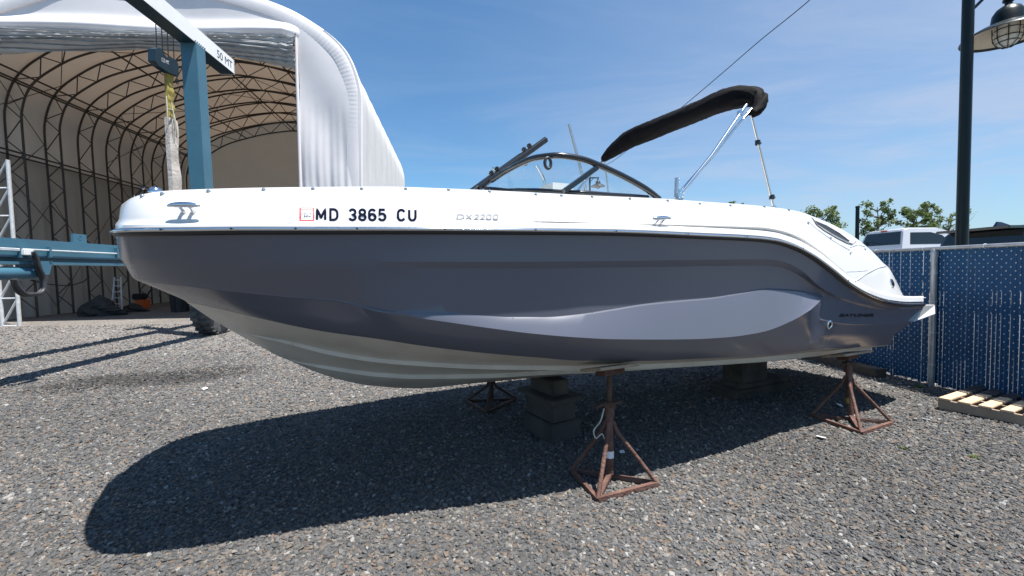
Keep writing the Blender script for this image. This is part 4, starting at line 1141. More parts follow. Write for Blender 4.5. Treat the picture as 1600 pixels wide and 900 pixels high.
k = MB(); k.box(c + ZX * .52 - np.array([.12, 0, 0]), (.45, .35, .26)); obj('engine', k, M['car_trim'], t, bevel=.05)
k = MB(); k.tube([c + np.array([.1, 0, .4]), c + np.array([.3, 0, .75]), c + np.array([.42, 0, .8])], .03, 8); obj('handle', k, M['car_trim'], t)
c = gnd(282, 487)
t = thing('waste_bin', 'black ribbed bin just behind the big tyre at the shelter mouth', 'bin', c)
k = MB(); k.lathe([(.26, 0), (.30, .6), (.32, .62), (.32, .68), (0, .70)], c, 14); obj('tub', k, M['junk'], t, smooth=40)
for a in np.linspace(0, 2 * pi, 9)[:-1]:
    k = MB(); k.bar(c + np.array([cos(a) * .27, sin(a) * .27, .02]), c + np.array([cos(a) * .31, sin(a) * .31, .6]), .04, .03, (cos(a), sin(a), 0)); obj('rib', k, M['car_trim'], t)
k = MB(); k.tube(dens([at_u(48, 438, uL + .75), at_u(75, 444, uL + .75), at_u(105, 446, uL + .75), at_u(130, 440, uL + .75), at_u(140, 432, uL + .75)], 24), .02, 6)
tag(obj('air_hose', k, M['hose'], None, smooth=60), 'dark hose sagging between the truss posts of the left shelter wall', 'hose')

# ------------------------------------------------------------------ boat hoist (travelling gantry)
cw = gnd(322, 525)
lift = thing('boat_hoist', 'teal travelling boat hoist with a white 50 MT top beam in front of the shelter', 'boat hoist', cw)
dC = 10.3
tl_ = [at_d(281, 66, dC), at_d(306, 66, dC)]; bl_ = [at_d(296.5, 300, dC), at_d(320, 300, dC)]
dep = G * (dC * (745 - 306) / (745 - 320) - dC)
def ext(t, b, h): return b + (t - b) * ((h - b[2]) / (t[2] - b[2]))
hb = tl_[1][2]
k = MB(); Q = [ext(tl_[0], bl_[0], hb), ext(tl_[1], bl_[1], hb)]; q = [ext(tl_[0], bl_[0], .95), ext(tl_[1], bl_[1], .95)]
k.add([q[0], q[1], q[1] + dep, q[0] + dep, Q[0], Q[1], Q[1] + dep, Q[0] + dep], [(0, 3, 2, 1), (4, 5, 6, 7), (0, 1, 5, 4), (1, 2, 6, 5), (2, 3, 7, 6), (3, 0, 4, 7)])
obj('column', k, M['teal'], lift, bevel=.012)
e = ray(366, 116); e = O + e * ((hb - CH) / e[2])                        # far lower corner of the beam
uB, dE = e @ UU, e @ G
hT = at_d(366, 94, dE)[2]; wB = .33
k = MB(); k.box(S(uB - wB / 2, (dE + 1.0) / 2, (hb + hT) / 2), (wB, dE - 1.0, hT - hb), (UU, G, ZX)); beam = obj('top_beam', k, M['teal_dark'], lift)
k = MB(); k.box(S(uB + .004, (dE + 1.0) / 2 - .01, (hb + hT) / 2 + .004), (.006, dE - 1.0 - .02, hT - hb - .012), (UU, G, ZX)); obj('beam_side', k, M['white_paint'], beam)
k = MB(); k.box(S(uB - wB / 2, dE + .006, (hb + hT) / 2), (wB + .012, .008, hT - hb + .01), (UU, G, ZX)); obj('beam_end', k, M['white_paint'], beam)
def flat_text(body, org, xd, yd, height, name, m, parent, width=None, bold=0.0):
    cu = bpy.data.curves.new(name, 'FONT'); cu.body = body; cu.size = 1; cu.offset = bold; cu.resolution_u = 3
    to = bpy.data.objects.new('tmp', cu); COL.objects.link(to)
    me = bpy.data.meshes.new_from_object(to.evaluated_get(bpy.context.evaluated_depsgraph_get()))
    bpy.data.objects.remove(to)
    vs = np.array([v.co[:] for v in me.vertices]); fs = [tuple(p.vertices) for p in me.polygons]
    x0, x1, y0, y1 = vs[:, 0].min(), vs[:, 0].max(), vs[:, 1].min(), vs[:, 1].max()
    sy = height / (y1 - y0); sx = sy if width is None else width / (x1 - x0)
    k = MB(); k.add([np.asarray(org) + xd * (v[0] - x0) * sx + yd * (v[1] - y0) * sy for v in vs], fs)
    return obj(name, k, m, parent, fixn=False)
r0 = at_u(339, 90, uB)
flat_text('50 MT', S(uB + .0095, r0 @ G, hb + (hT - hb) * .22), G, ZX, (hT - hb) * .52, 'beam_lettering', M['letter'], beam, width=(at_u(362.5, 105, uB) - r0) @ G)
# gusset bolts where the beam meets the column
for j in range(6):
    k = MB(); k.lathe([(.018, 0), (.018, .012), (0, .014)], S(uB + .008, dC + dep @ G * (j / 5) , hb + .03), 8, UU); obj('bolt', k, M['teal'], beam)
# lower side beam
uS = -5.75
z1, z0 = at_u(100, 377.5, uS)[2], at_u(100, 412, uS)[2]
zl = at_u(100, 404, uS)[2]
k = MB(); k.box(S(uS - .15, 5.9, (z1 + zl) / 2), (.30, 8.6, z1 - zl), (UU, G, ZX)); sill = obj('side_beam', k, M['teal'], lift, bevel=.01)
k = MB(); k.box(S(uS - .17, 5.9, (zl + z0) / 2 + .01), (.16, 8.58, zl - z0 - .02), (UU, G, ZX)); k.box(S(uS - .15, 5.9, z0), (.32, 8.59, .035), (UU, G, ZX)); obj('beam_flange', k, M['teal'], sill)
k = MB(); zz = at_u(150, 395, uS)[2]
k.tube([S(uS + .03, 2, zz), S(uS + .03, 9.6, zz)], .011, 8); obj('hydraulic_pipe', k, M['galv_white'], sill)
k = MB(); zz2 = at_u(20, 391, uS)[2]
k.tube([S(uS + .03, 2, zz2), at_u(52, 392, uS + .03)], .011, 8); obj('hydraulic_pipe', k, M['galv_white'], sill)
for x in (28, 74, 180):
    p = at_u(x, 394, uS); k = MB(); k.box(p + UU * .02, (.05, .03, .14), (UU, G, ZX)); obj('pipe_clamp', k, M['teal'], sill)
p = at_u(35, 394, uS); k = MB(); k.box(p + UU * .05, (.07, .12, .08), (UU, G, ZX)); obj('valve', k, M['white_paint'], sill, bevel=.008)
p = at_u(130, 371, uS); p[2] = z1; k = MB(); k.box(p + ZX * .06 - UU * .06, (.03, .22, .14), (UU, G, ZX)); k.lathe([(.03, -.018), (.03, .018)], p + ZX * .07 - UU * .06, 12, UU); obj('lifting_lug', k, M['teal'], sill)
P = [at_u(56, 408, uS), at_u(80, 408, uS), at_u(75, 429, uS), at_u(60, 430, uS)]
k = MB(); k.ngon([q + UU * .02 for q in P], -UU * .28); obj('steering_bracket', k, M['teal'], lift)
k = MB(); c0 = at_u(55, 427, uS - .05); k.tube([c0 - G * 3.2, c0], .085, 14); obj('steering_cylinder', k, M['teal'], lift, smooth=50)
for j, (dx, dy) in enumerate(((0, 0), (-5, 3))):
    pts = [(52 + dx * .3, 393), (57 + dx * .5, 402), (63 + dx, 420), (70 + dx, 437), (70 + dx, 450 + dy * .3), (60 + dx, 459 + dy * .5), (44 + dx, 460 + dy * .4), (30 + dx, 450 + dy), (24 + dx, 436)]
    k = MB(); k.tube(dens([at_u(x, y, uS + .10 - .05 * j) for x, y in pts], 40), .024, 8); obj('hose', k, M['hose'], lift, smooth=60)
# wheels: the one behind the bow, and its partner towards the camera outside the frame
def wheel(c, R, W, parent):
    ax = UU
    k = MB(); prof_ = [(.50 * R, -.46 * W), (.72 * R, -.5 * W), (.90 * R, -.48 * W), (.94 * R, -.40 * W), (.945 * R, 0), (.94 * R, .40 * W), (.90 * R, .48 * W), (.72 * R, .5 * W), (.50 * R, .46 * W)]
    k.lathe(prof_, c, 36, ax)
    ty = obj('tyre', k, M['tyre'], parent, smooth=50)
    for i in range(22):
        for sgn in (-1, 1):
            a = 2 * pi * (i + (.5 if sgn > 0 else 0)) / 22
            r_ = G * cos(a) + ZX * sin(a); tt = -G * sin(a) + ZX * cos(a)
            sk = (tt * .9 + ax * sgn * .35); sk /= np.linalg.norm(sk)
            o2 = np.cross(r_, sk)
            k = MB(); k.box(c + r_ * (.955 * R) + ax * sgn * W * .27, (.09 * R, .16 * R, .42 * W), (r_, sk, o2)); obj('tread_lug', k, M['tyre'], ty, bevel=.006)
    k = MB(); k.lathe([(.52 * R, .40 * W), (.48 * R, .44 * W), (.44 * R, .34 * W), (.20 * R, .28 * W), (.18 * R, .40 * W), (0, .40 * W)], c, 24, ax); obj('rim', k, M['teal_dark'], parent, smooth=40)
def wheel_asm(base, R, W):
    c = base + ZX * R
    w = lift
    wheel(c, R, W, w)
    k = MB(); k.box(c + UU * 0 + ZX * .62, (W * 1.5, .34, .25), (UU, G, ZX)); obj('fork', k, M['teal'], lift, bevel=.01)
    for sgn in (-1, 1):
        k = MB(); k.box(c + UU * sgn * W * .68 + ZX * .25, (.05, .24, .75), (UU, G, ZX)); obj('fork_leg', k, M['teal'], lift)
wheel_asm(cw + G * .30, .55, .40)
wheel_asm(S(cw @ UU, 2.2, 0), .55, .40)
k = MB(); k.box(S(uS - .16, 2.2, (1.45 + hb) / 2), (.4, .3, hb - 1.45), (UU, G, ZX)); obj('column', k, M['teal'], lift, bevel=.012)
k = MB(); k.box(S(uS - .16, 2.2, 1.35), (.36, .34, .3), (UU, G, ZX)); obj('column_foot', k, M['teal'], lift)
k = MB(); k.box(S(uS - .16, 10.1, 1.35), (.36, .5, .34), (UU, G, ZX)); obj('column_foot', k, M['teal'], lift)

# hoist block hanging from the beam
uH = -7.25
blk = thing('hoist_block', 'dark teal lifting block hung on wire ropes from the gantry beam', 'hoist block', at_u(262, 105, uH))
ol = [(241.5, 76), (251, 74.5), (261, 89), (268, 90), (277, 94.5), (280, 105), (279.5, 120), (265, 114.5), (249, 104), (241.5, 96)]
k = MB(); k.ngon([at_u(x, y, uH) for x, y in ol], -UU * .15); obj('body', k, M['teal_dark'], blk, bevel=.01)
p = at_u(252.5, 95.5, uH)
flat_text('12.5 MT', p + UU * .004, (at_u(264, 101.5, uH) - p) / np.linalg.norm(at_u(264, 101.5, uH) - p), ZX, .09, 'block_lettering', M['sticker_white'], blk, width=np.linalg.norm(at_u(264, 101.5, uH) - p))
for x, y in ((245, 75), (254, 77), (263, 88), (272, 92)):
    p = at_u(x, y + 3, uH - .07); k = MB(); k.tube([p, np.array([p[0], p[1], at_u(x, 12, uH)[2]])], .012, 5); obj('wire_rope', k, M['steel_dark'], blk)
for x, y in ((245, 103), (252, 108), (277, 127)):
    p = at_u(x, y, uH - .1); k = MB(); k.tube([p + G * .05 * cos(a) + ZX * .06 * sin(a) for a in np.linspace(0, 2 * pi, 13)[:-1]], .014, 6, closed=True); obj('shackle', k, M['teal_dark'], blk, smooth=60)
sl = thing('lifting_sling', 'hanging lifting sling, yellow webbing above a grubby white sleeve', 'sling', at_u(270, 300, uH))
def ribbon(pts, w, m, name, par, t=.03):
    k = MB(); R_ = []
    P = dens(pts, 24)
    for i, p in enumerate(P):
        wob = .02 * sin(i * .9)
        R_.append([p - G * w / 2 + UU * t, p + UU * (t + .02 * sin(i * 1.7)), p + G * w / 2 + UU * (t + wob), p + G * w / 2 - UU * t, p - UU * (t + wob), p - G * w / 2 - UU * t])
    k.grid(R_, closed=True); k.add(R_[-1], [tuple(range(6))]); return obj(name, k, m, par, smooth=60)
ribbon([at_u(263, 112, uH - .1), at_u(265, 150, uH - .1), at_u(267, 195, uH - .1)], .22, M['webbing_yellow'], 'webbing', sl)
ribbon([at_u(267, 186, uH - .1), at_u(270, 240, uH - .1), at_u(274, 300, uH - .1), at_u(276, 360, uH - .1), at_u(278, 430, uH - .1)], .31, M['sleeve'], 'sleeve', sl, .05)
for x0, y0, x1, y1 in ((260, 150, 261, 200), (268, 160, 273, 205), (272, 178, 276, 215), (262, 170, 270, 172)):
    k = MB(); k.tube(dens([at_u(x0, y0, uH), at_u((x0 + x1) / 2 + 1, (y0 + y1) / 2, uH + .03), at_u(x1, y1, uH)], 8), .012, 6); obj('tie_rope', k, M['rope'], sl, smooth=60)

# ------------------------------------------------------------------ jack stands
def jack_stand(label, base, feet, h_joint, top, pad, m_leg, tape=False, clamp=True):
    base = np.array([base[0], base[1], 0.0])
    t = thing('jack_stand', label, 'boat stand', base, 'jack stands under the boat')
    jt = base + ZX * h_joint + (top - base) * np.array([1, 1, 0]) * (h_joint / top[2])
    feet = [np.array([f[0], f[1], 0.02]) for f in feet]
    k = MB(); k.tube([base + ZX * .05, jt + ZX * .10], .025, 12); k.tube([jt + ZX * .06, jt + ZX * .115], .031, 12); obj('pipe', k, m_leg, t, smooth=50)
    for f in feet:
        dv_ = (f - jt) * np.array([1, 1, 0]); dv_ /= np.linalg.norm(dv_)
        k = MB(); k.tube([jt + dv_ * .020 + ZX * .02, jt + dv_ * .048 - ZX * .05, f], .0140, 10); obj('leg', k, m_leg, t, smooth=50)
    for a, b in zip(feet, feet[1:] + feet[:1]):
        k = MB(); k.bar(a, b, .026, .026); obj('base_bar', k, m_leg, t)
    k = MB(); k.bar(feet[0], base + ZX * .05, .030, .022); obj('base_strut', k, m_leg, t)
    k = MB(); k.tube([jt + ZX * .08, top - ZX * .03], .0165, 10); obj('screw', k, M['rust_dark'], t, smooth=50)
    k = MB(); k.tube([jt + ZX * .125 - AX * .11, jt + ZX * .135 - AX * .03, jt + ZX * .13 + AX * .10], .010, 8); k.box(jt + ZX * .13, (.07, .06, .035)); obj('handle_nut', k, M['rust_dark'], t)
    # pad follows the hull's slope
    pn = pad['n'] / np.linalg.norm(pad['n']); px_ = AX - pn * (AX @ pn); px_ /= np.linalg.norm(px_); py_ = np.cross(pn, px_)
    k = MB(); k.box(top - pn * .010, (pad['l'], pad['w'], .020), (px_, py_, pn)); obj('pad', k, M['plywood'], t, bevel=.003)
    k = MB(); k.box(top - pn * .040, (.16, .10, .036), (px_, py_, pn)); obj('pad_bracket', k, M['rust_dark'], t)
    if tape:
        k = MB(); k.tube([base + (jt - base) * .42, base + (jt - base) * .54], .0268, 12); obj('tape_band', k, M['yellow_tape'] if tape == 'y' else M['sticker_white'], t, smooth=50)
    return t
def hull_under(P, extra=0.0):                  # height and normal of the boat's bottom above a ground point
    best = None
    for o_ in (hull_bottom, hull):
        bv = bvh_of(o_)
        loc, n, i, d_ = bv.ray_cast(Vector((P[0], P[1], 0.0)), Vector((0, 0, 1)))
        if loc is not None and (best is None or loc[2] < best[0][2]): best = (np.array(loc), np.array(n))
    loc, n = best
    if n[2] < 0: n = -n
    return loc, n
def stand_at(label, bpx, fpx, jpx, m_leg, tape, shift_top=(0, 0), l=.32, w=.22):
    base = gnd(*bpx); feet = [gnd(*f) for f in fpx]
    hj = at_y(*jpx, base[1])[2]
    loc, n = hull_under(base + AX * shift_top[0] + NX * shift_top[1])
    return jack_stand(label, base, feet, hj, loc - ZX * (.016 + w * .5 * .10 + (.018 if l > .4 else 0)), dict(n=ZX * cos(radians(13)) + NX * sin(radians(13)), l=l, w=w), m_leg, tape)
st1 = stand_at('rusty jack stand nearest the camera, with a plywood pad, under the middle of the boat', (953, 752), [(934, 785), (1027, 760), (893, 739)], (954, 662), M['rust'], 'w')
st2 = stand_at('rusty jack stand under the stern, its pipe banded with yellow paint', (1329, 658), [(1346, 680), (1394, 664), (1267, 652)], (1326, 592), M['rust'], 'y', (0, .04), .42, .2)
b3 = gnd(768, 630)
f3 = [gnd(760, 648), gnd(728, 629), gnd(806, 626)]
st3 = stand_at('dark jack stand on the far side of the keel, deep in the shade', (768, 630), [(760, 648), (728, 629), (806, 626)], (768, 596), M['rust_dark'], None)
k = MB(); c0 = at_y(944, 650, st1.location[1] - .03)
k.tube(dens([c0 + np.array([.0, 0, .05]), c0 + np.array([-.03, -.02, -.03]), c0 + np.array([-.075, -.03, -.09]), c0 + np.array([-.06, -.03, -.135]), c0 + np.array([-.02, -.02, -.11]), c0 + np.array([0, 0, -.15])], 24), .005, 6); obj('tie_cord', k, M['rope'], st1, smooth=60)

# ------------------------------------------------------------------ timber blocking under the keel
def block(label, c, size, ax, m, name='timber_block', cat='timber', group='timber blocks under the keel'):
    k = MB(); k.box(c, size, ax)
    return tag(obj(name, k, m, None, bevel=.006), label, cat, group)
c0 = gnd(862, 695); e1 = gnd(818, 670) - c0; L1 = np.linalg.norm(e1); e1 /= L1; e2 = np.array([-e1[1], e1[0], 0]); e2 = e2 if e2[0] > 0 else -e2
W1 = .30
cen = c0 + e1 * L1 / 2 + e2 * W1 / 2
hk = hull_under(cen)[0][2] - .004
kh = [.155, .165, .035]
z = .0; axb = (e1, e2, ZX)
block('grey timber block at the bottom of the stack under the middle of the keel', cen + ZX * (z + kh[0] / 2), (L1, W1, kh[0]), axb, M['timber']); z += kh[0] + .001
block('dark timber block second from the ground in the middle keel stack', cen + e1 * .02 + ZX * (z + kh[1] / 2), (L1 * .95, W1 * .8, kh[1]), axb, M['timber']); z += kh[1] + .001
block('thin wide plank near the top of the middle keel stack', cen + e1 * .02 + ZX * (z + kh[2] / 2), (L1 * 1.25, W1 * 1.15, kh[2]), axb, M['timber'], 'plank', 'plank'); z += kh[2] + .001
block('small topmost timber block touching the keel amidships', cen + e1 * .03 + ZX * (z + hk) / 2, (L1 * .8, W1 * .55, hk - z), axb, M['tie'])
ca = gnd(1238, 612)
a1 = -AX; 
cen = ca + a1 * .40 + NX * .0
cen = B(5.52, 0.0, 0)
hk = hull_under(B(5.40, .02, 0))[0][2] - .004
block('long dark timber at the bottom of the stack under the stern', cen + ZX * .045, (.95, .30, .09), (AX, NX, ZX), M['tie'])
block('dark board in the middle of the stern keel stack', cen + ZX * .118 + AX * .05, (.80, .26, .052), (AX, NX, ZX), M['tie'], 'plank', 'plank')
block('square dark timber block at the top of the stern keel stack', cen + ZX * (.146 + hk) / 2 - AX * .12, (.42, .24, hk - .146), (AX, NX, ZX), M['tie'])

# ------------------------------------------------------------------ chain-link fence with privacy slats
UF, D0, D1 = 5.23, 2.6, 11.6
FH = 1.58
fence = thing('chain_link_fence', 'grey chain link fence filled with upright dark blue privacy slats', 'fence', S(UF, 4.64, 0))
for d in (2.24, 4.64, 7.04, 9.44, 11.84):
    k = MB(); k.tube([S(UF - .035, d, 0), S(UF - .035, d, FH - .02)], .030, 14)
    po = obj('post', k, M['galv'], fence, smooth=50)
    k = MB(); k.lathe([(.034, FH - .10), (.036, FH - .05), (.030, FH - .01), (.012, FH + .005), (0, FH + .006)], S(UF - .035, d, 0), 14); obj('post_cap', k, M['galv'], po, smooth=50)
    for hh in (.25, .62, .98, 1.3):
        k = MB(); k.tube([S(UF - .035 + .034 * cos(a), d + .034 * sin(a), hh) for a in np.linspace(0, 2 * pi, 13)[:-1]], .003, 5, closed=True); obj('tie_wire', k, M['galv_white'], po)
k = MB(); k.tube([S(UF - .03, 2.0, FH), S(UF - .03, 12, FH)], .021, 12); obj('top_rail', k, M['galv'], fence, smooth=50)
for d in np.arange(2.9, 11.5, .62):
    k = MB(); k.tube([S(UF - .03 + .024 * cos(a), d, FH + .024 * sin(a)) for a in np.linspace(0, 2 * pi, 13)[:-1]], .004, 5, closed=True); obj('rail_tie', k, M['galv_white'], fence)
PIT = .0392
ns = int((D1 - D0) / PIT)
sb = MB(); sb.box((0, 0, .80), (.004, .0355, 1.56)); sb.box((.002, 0, .80), (.003, .004, 1.56))
sme = None
for i in range(ns):
    d = D0 + (i + .5) * PIT
    p = S(UF + .002, d, 0)
    if sme is None:
        o = obj('slat', sb, M['slat'], None); sme = o.data
    else:
        o = bpy.data.objects.new('slat', sme); COL.objects.link(o)
    o.parent = fence
    yaw = math.atan2(UU[1], UU[0]) + rng.normal(0, .05)
    o.rotation_euler = (rng.normal(0, .002), 0, yaw)
    q = p - ROOT[fence.name]
    o.location = (q[0], q[1], rng.normal(0.0, .008))
k = MB(); VP_ = .0785
for i in range(ns + 1):                               # zigzag wires between the slats, one in front of each crossing
    d = D0 + i * PIT
    n = int(1.56 / VP_ * 2)
    pts = []
    for j in range(n + 1):
        z_ = .03 + j * VP_ / 2
        sgn = 1 if (j + i) % 2 == 0 else -1
        pts.append(S(UF - .0055 * sgn * 1.0 + .001, d + PIT * .5 * sgn, z_))
    k.tube(pts, .0016, 4, cap=False)
M['wire'] = mat('dark_coated_wire', (0.02, 0.035, 0.06), 0.5, 0.2, 0.1, 20)
w = obj('wire_mesh', k, M['wire'], fence); w['kind'] = 'stuff'
k = MB()                                              # twisted knuckles where wires hook each other
for i in range(ns + 1):
    d = D0 + i * PIT
    for j in range(20):
        z_ = .03 + (j + (.5 if i % 2 else 0)) * VP_
        c = S(UF - .008, d, z_)
        k.box(c, (.006, .007, .011), (UU, (G + ZX * .5) / np.linalg.norm(G + ZX * .5), np.cross(UU, (G + ZX * .5) / np.linalg.norm(G + ZX * .5))))
w = obj('wire_knuckle', k, M['galv_white'], fence, fixn=False); w['kind'] = 'stuff'

# timbers lying along its foot
def tie(label, a, b, w_, h_, m):
    k = MB(); n = 12; R_ = []
    a = np.asarray(a); b = np.asarray(b); dv_ = (b - a) / np.linalg.norm(b - a); x = np.array([dv_[1], -dv_[0], 0])
    for i in range(n + 1):
        p = a + (b - a) * i / n
        q = [p + x * s_ * w_ / 2 + ZX * z_ * h_ + rng.normal(0, .006, 3) for s_, z_ in ((-1, -.05), (-1, .93), (-.9, 1), (.9, 1), (1, .93), (1, -.05))]
        R_.append(q)
    k.grid(R_, closed=True); k.add(R_[0], [tuple(range(6))]); k.add(R_[-1], [tuple(range(6))])
    return tag(obj('timber_beam', k, m, None), label, 'timber', 'timbers along the fence foot')
tie('weathered timber along the fence foot ending behind the stern stand', S(4.98, 5.05, 0), S(4.98, 6.9, 0), .14, .11, M['tie'])
tie('further timber along the fence foot, mostly hidden by the boat', S(5.0, 7.0, 0), S(5.0, 9.4, 0), .16, .12, M['timber'])

# ------------------------------------------------------------------ pallets by the fence
c0 = gnd(1465, 640)
LD = gnd(1600, 668) - c0; LD /= np.linalg.norm(LD)
SD = np.array([-LD[1], LD[0], 0]); SD = SD if SD[0] > 0 else -SD
pal = thing('wooden_pallet', 'pale wooden pallet lying on the gravel at the right edge', 'pallet', c0)
PW, PL, PH = .52, 1.1, .105
for f in (0.02, PW / 2, PW - .02):
    k = MB(); k.box(c0 + SD * f + LD * PL / 2 + ZX * (.014 + PH / 2 - .008), (PL, .036, PH - .02), (LD, SD, ZX)); obj('stringer', k, M['pine_side'], pal, bevel=.003)
for i in range(8):
    f = .045 + i * .137
    wj = .088 + rng.normal(0, .003)
    k = MB(); k.box(c0 + LD * f + SD * PW / 2 + ZX * (PH + .006 + rng.normal(0, .001)), (wj, PW, .018), (LD * cos(.01) + SD * sin(rng.normal(0, .01)), SD, ZX)); obj('board', k, M['pine'], pal, bevel=.003)
for i in range(3):
    k = MB(); k.box(c0 + LD * (.06 + i * .49) + SD * PW / 2 + ZX * .008, (.09, PW, .015), (LD, SD, ZX)); obj('base_board', k, M['pine_side'], pal)
c1 = c0 + SD * (PW + .02)
pl2 = thing('grey_pallet', 'dark grey ribbed pallet between the wooden pallet and the fence', 'pallet', c1)
for i in range(8):
    f = .045 + i * .137
    k = MB(); k.box(c1 + LD * f + SD * .20 + ZX * (PH + .004), (.092, .40, .022), (LD, SD, ZX))
    for j in range(9): k.box(c1 + LD * (f - .036 + .009 * j) + SD * .20 + ZX * (PH + .017), (.004, .395, .006), (LD, SD, ZX))
    obj('board', k, M['grey_board'], pl2)
for f in (.03, .20, .37):
    k = MB(); k.box(c1 + SD * f + LD * PL / 2 + ZX * (PH / 2 - .004), (PL, .036, PH - .012), (LD, SD, ZX)); obj('stringer', k, M['grey_board'], pl2)

# ------------------------------------------------------------------ street lamps
def lamp(label, base, sc=1.0, arm_dir=(1, 0, 0), h_arm=4.76):
    base = np.asarray(base, float); ad = np.asarray(arm_dir, float)
    t = thing('street_lamp', label, 'street lamp', base, 'dark street lamps')
    k = MB(); n = 16
    k.lathe([(.12, 0), (.12, .12), (.085, .2), (.066, .3), (.062, 1.5), (.058, h_arm + .25), (.075, h_arm + .27), (.05, h_arm + .33), (0, h_arm + .36)], base, n); obj('post', k, M['post_green'], t, smooth=30)
    L_ = .50
    c = base + ad * L_
    k = MB(); k.bar(base + ZX * (h_arm + .0), c + ad * .06 + ZX * (h_arm + .0), .05, .07); k.bar(base + ZX * (h_arm - .25), base + ad * .25 + ZX * h_arm, .02, .03); obj('arm', k, M['post_green'], t)
    zr = h_arm - .50
    k = MB(); k.lathe([(.035, h_arm - .02), (.035, h_arm - .06), (.055, h_arm - .075), (.055, h_arm - .10), (.035, h_arm - .115), (.035, h_arm - .14), (.06, h_arm - .155), (.11, h_arm - .19), (.145, h_arm - .25), (.155, h_arm - .33), (.16, h_arm - .35), (.165, h_arm - .38)], c, 28); dome = obj('dome', k, M['post_green'], t, smooth=40)
    k = MB(); k.lathe([(.15, zr + .135), (.20, zr + .115), (.30, zr + .075), (.40, zr + .02), (.43, zr - .005), (.435, zr - .018), (.425, zr - .018), (.40, zr + .004)], c, 40); shd = obj('shade', k, M['post_green'], t, smooth=50)
    k = MB(); k.lathe([(.40, zr + .005), (.30, zr + .062), (.20, zr + .10), (.10, zr + .118)], c, 40); obj('shade_lining', k, M['lamp_cream'], shd, smooth=50)
    k = MB(); k.lathe([(.115, zr + .12), (.118, zr + .02), (.112, zr - .06), (.085, zr - .115), (.045, zr - .14), (0, zr - .145)], c, 24); gl = obj('globe', k, M['lamp_glass'], t, smooth=60)
    k = MB()
    for zc, r_ in ((.05, .132), (-.04, .130), (-.10, .108)):
        k.tube([c + np.array([r_ * cos(a), r_ * sin(a), zr + zc]) for a in np.linspace(0, 2 * pi, 25)[:-1]], .0055, 5, closed=True)
    for a in np.linspace(0, 2 * pi, 9)[:-1]:
        k.tube([c + np.array([r_ * cos(a), r_ * sin(a), zr + z_]) for r_, z_ in ((.135, .10), (.133, .0), (.128, -.06), (.10, -.115), (.05, -.155), (0, -.162))], .0055, 5)
    obj('guard', k, M['post_green'], t, smooth=60)
    return t
bp = at_y(1505, 300, 5.6); lamp1 = lamp('tall dark green street lamp with a caged globe, just behind the blue fence', (bp[0], bp[1], 0.10), h_arm=4.64)
bp2 = at_y(921.5, 290, 27.0); hA = at_y(921.5, 278, 27.0)[2]
lamp2 = lamp('distant dark street lamp seen through the boat windshield', (bp2[0], bp2[1], 0.0), h_arm=hA)
k = MB(); pp = at_y(1340, 322, 24.0)
t = thing('utility_post', 'thin dark post standing left of the middle roadside tree', 'post', (pp[0], pp[1], LOT))
k.lathe([(.10, LOT), (.09, pp[2] - .1), (.10, pp[2] - .1), (.10, pp[2]), (0, pp[2])], (pp[0], pp[1], 0), 12); obj('shaft', k, M['post_green'], t)
# overhead cable
k = MB()
cab = [at_y(1345, -66, 9.0), at_y(1265, 0, 10.5), at_y(1200, 53, 11.8), at_y(1130, 113, 13.2), at_y(1060, 172, 14.8), at_y(985, 229, 16.4), np.array([bp2[0], bp2[1], hA + .3])]
k.tube(dens(cab, 60), .011, 6); tag(obj('overhead_cable', k, M['steel_dark'], None, smooth=60), 'black overhead cable sloping down the sky behind the bimini', 'cable')

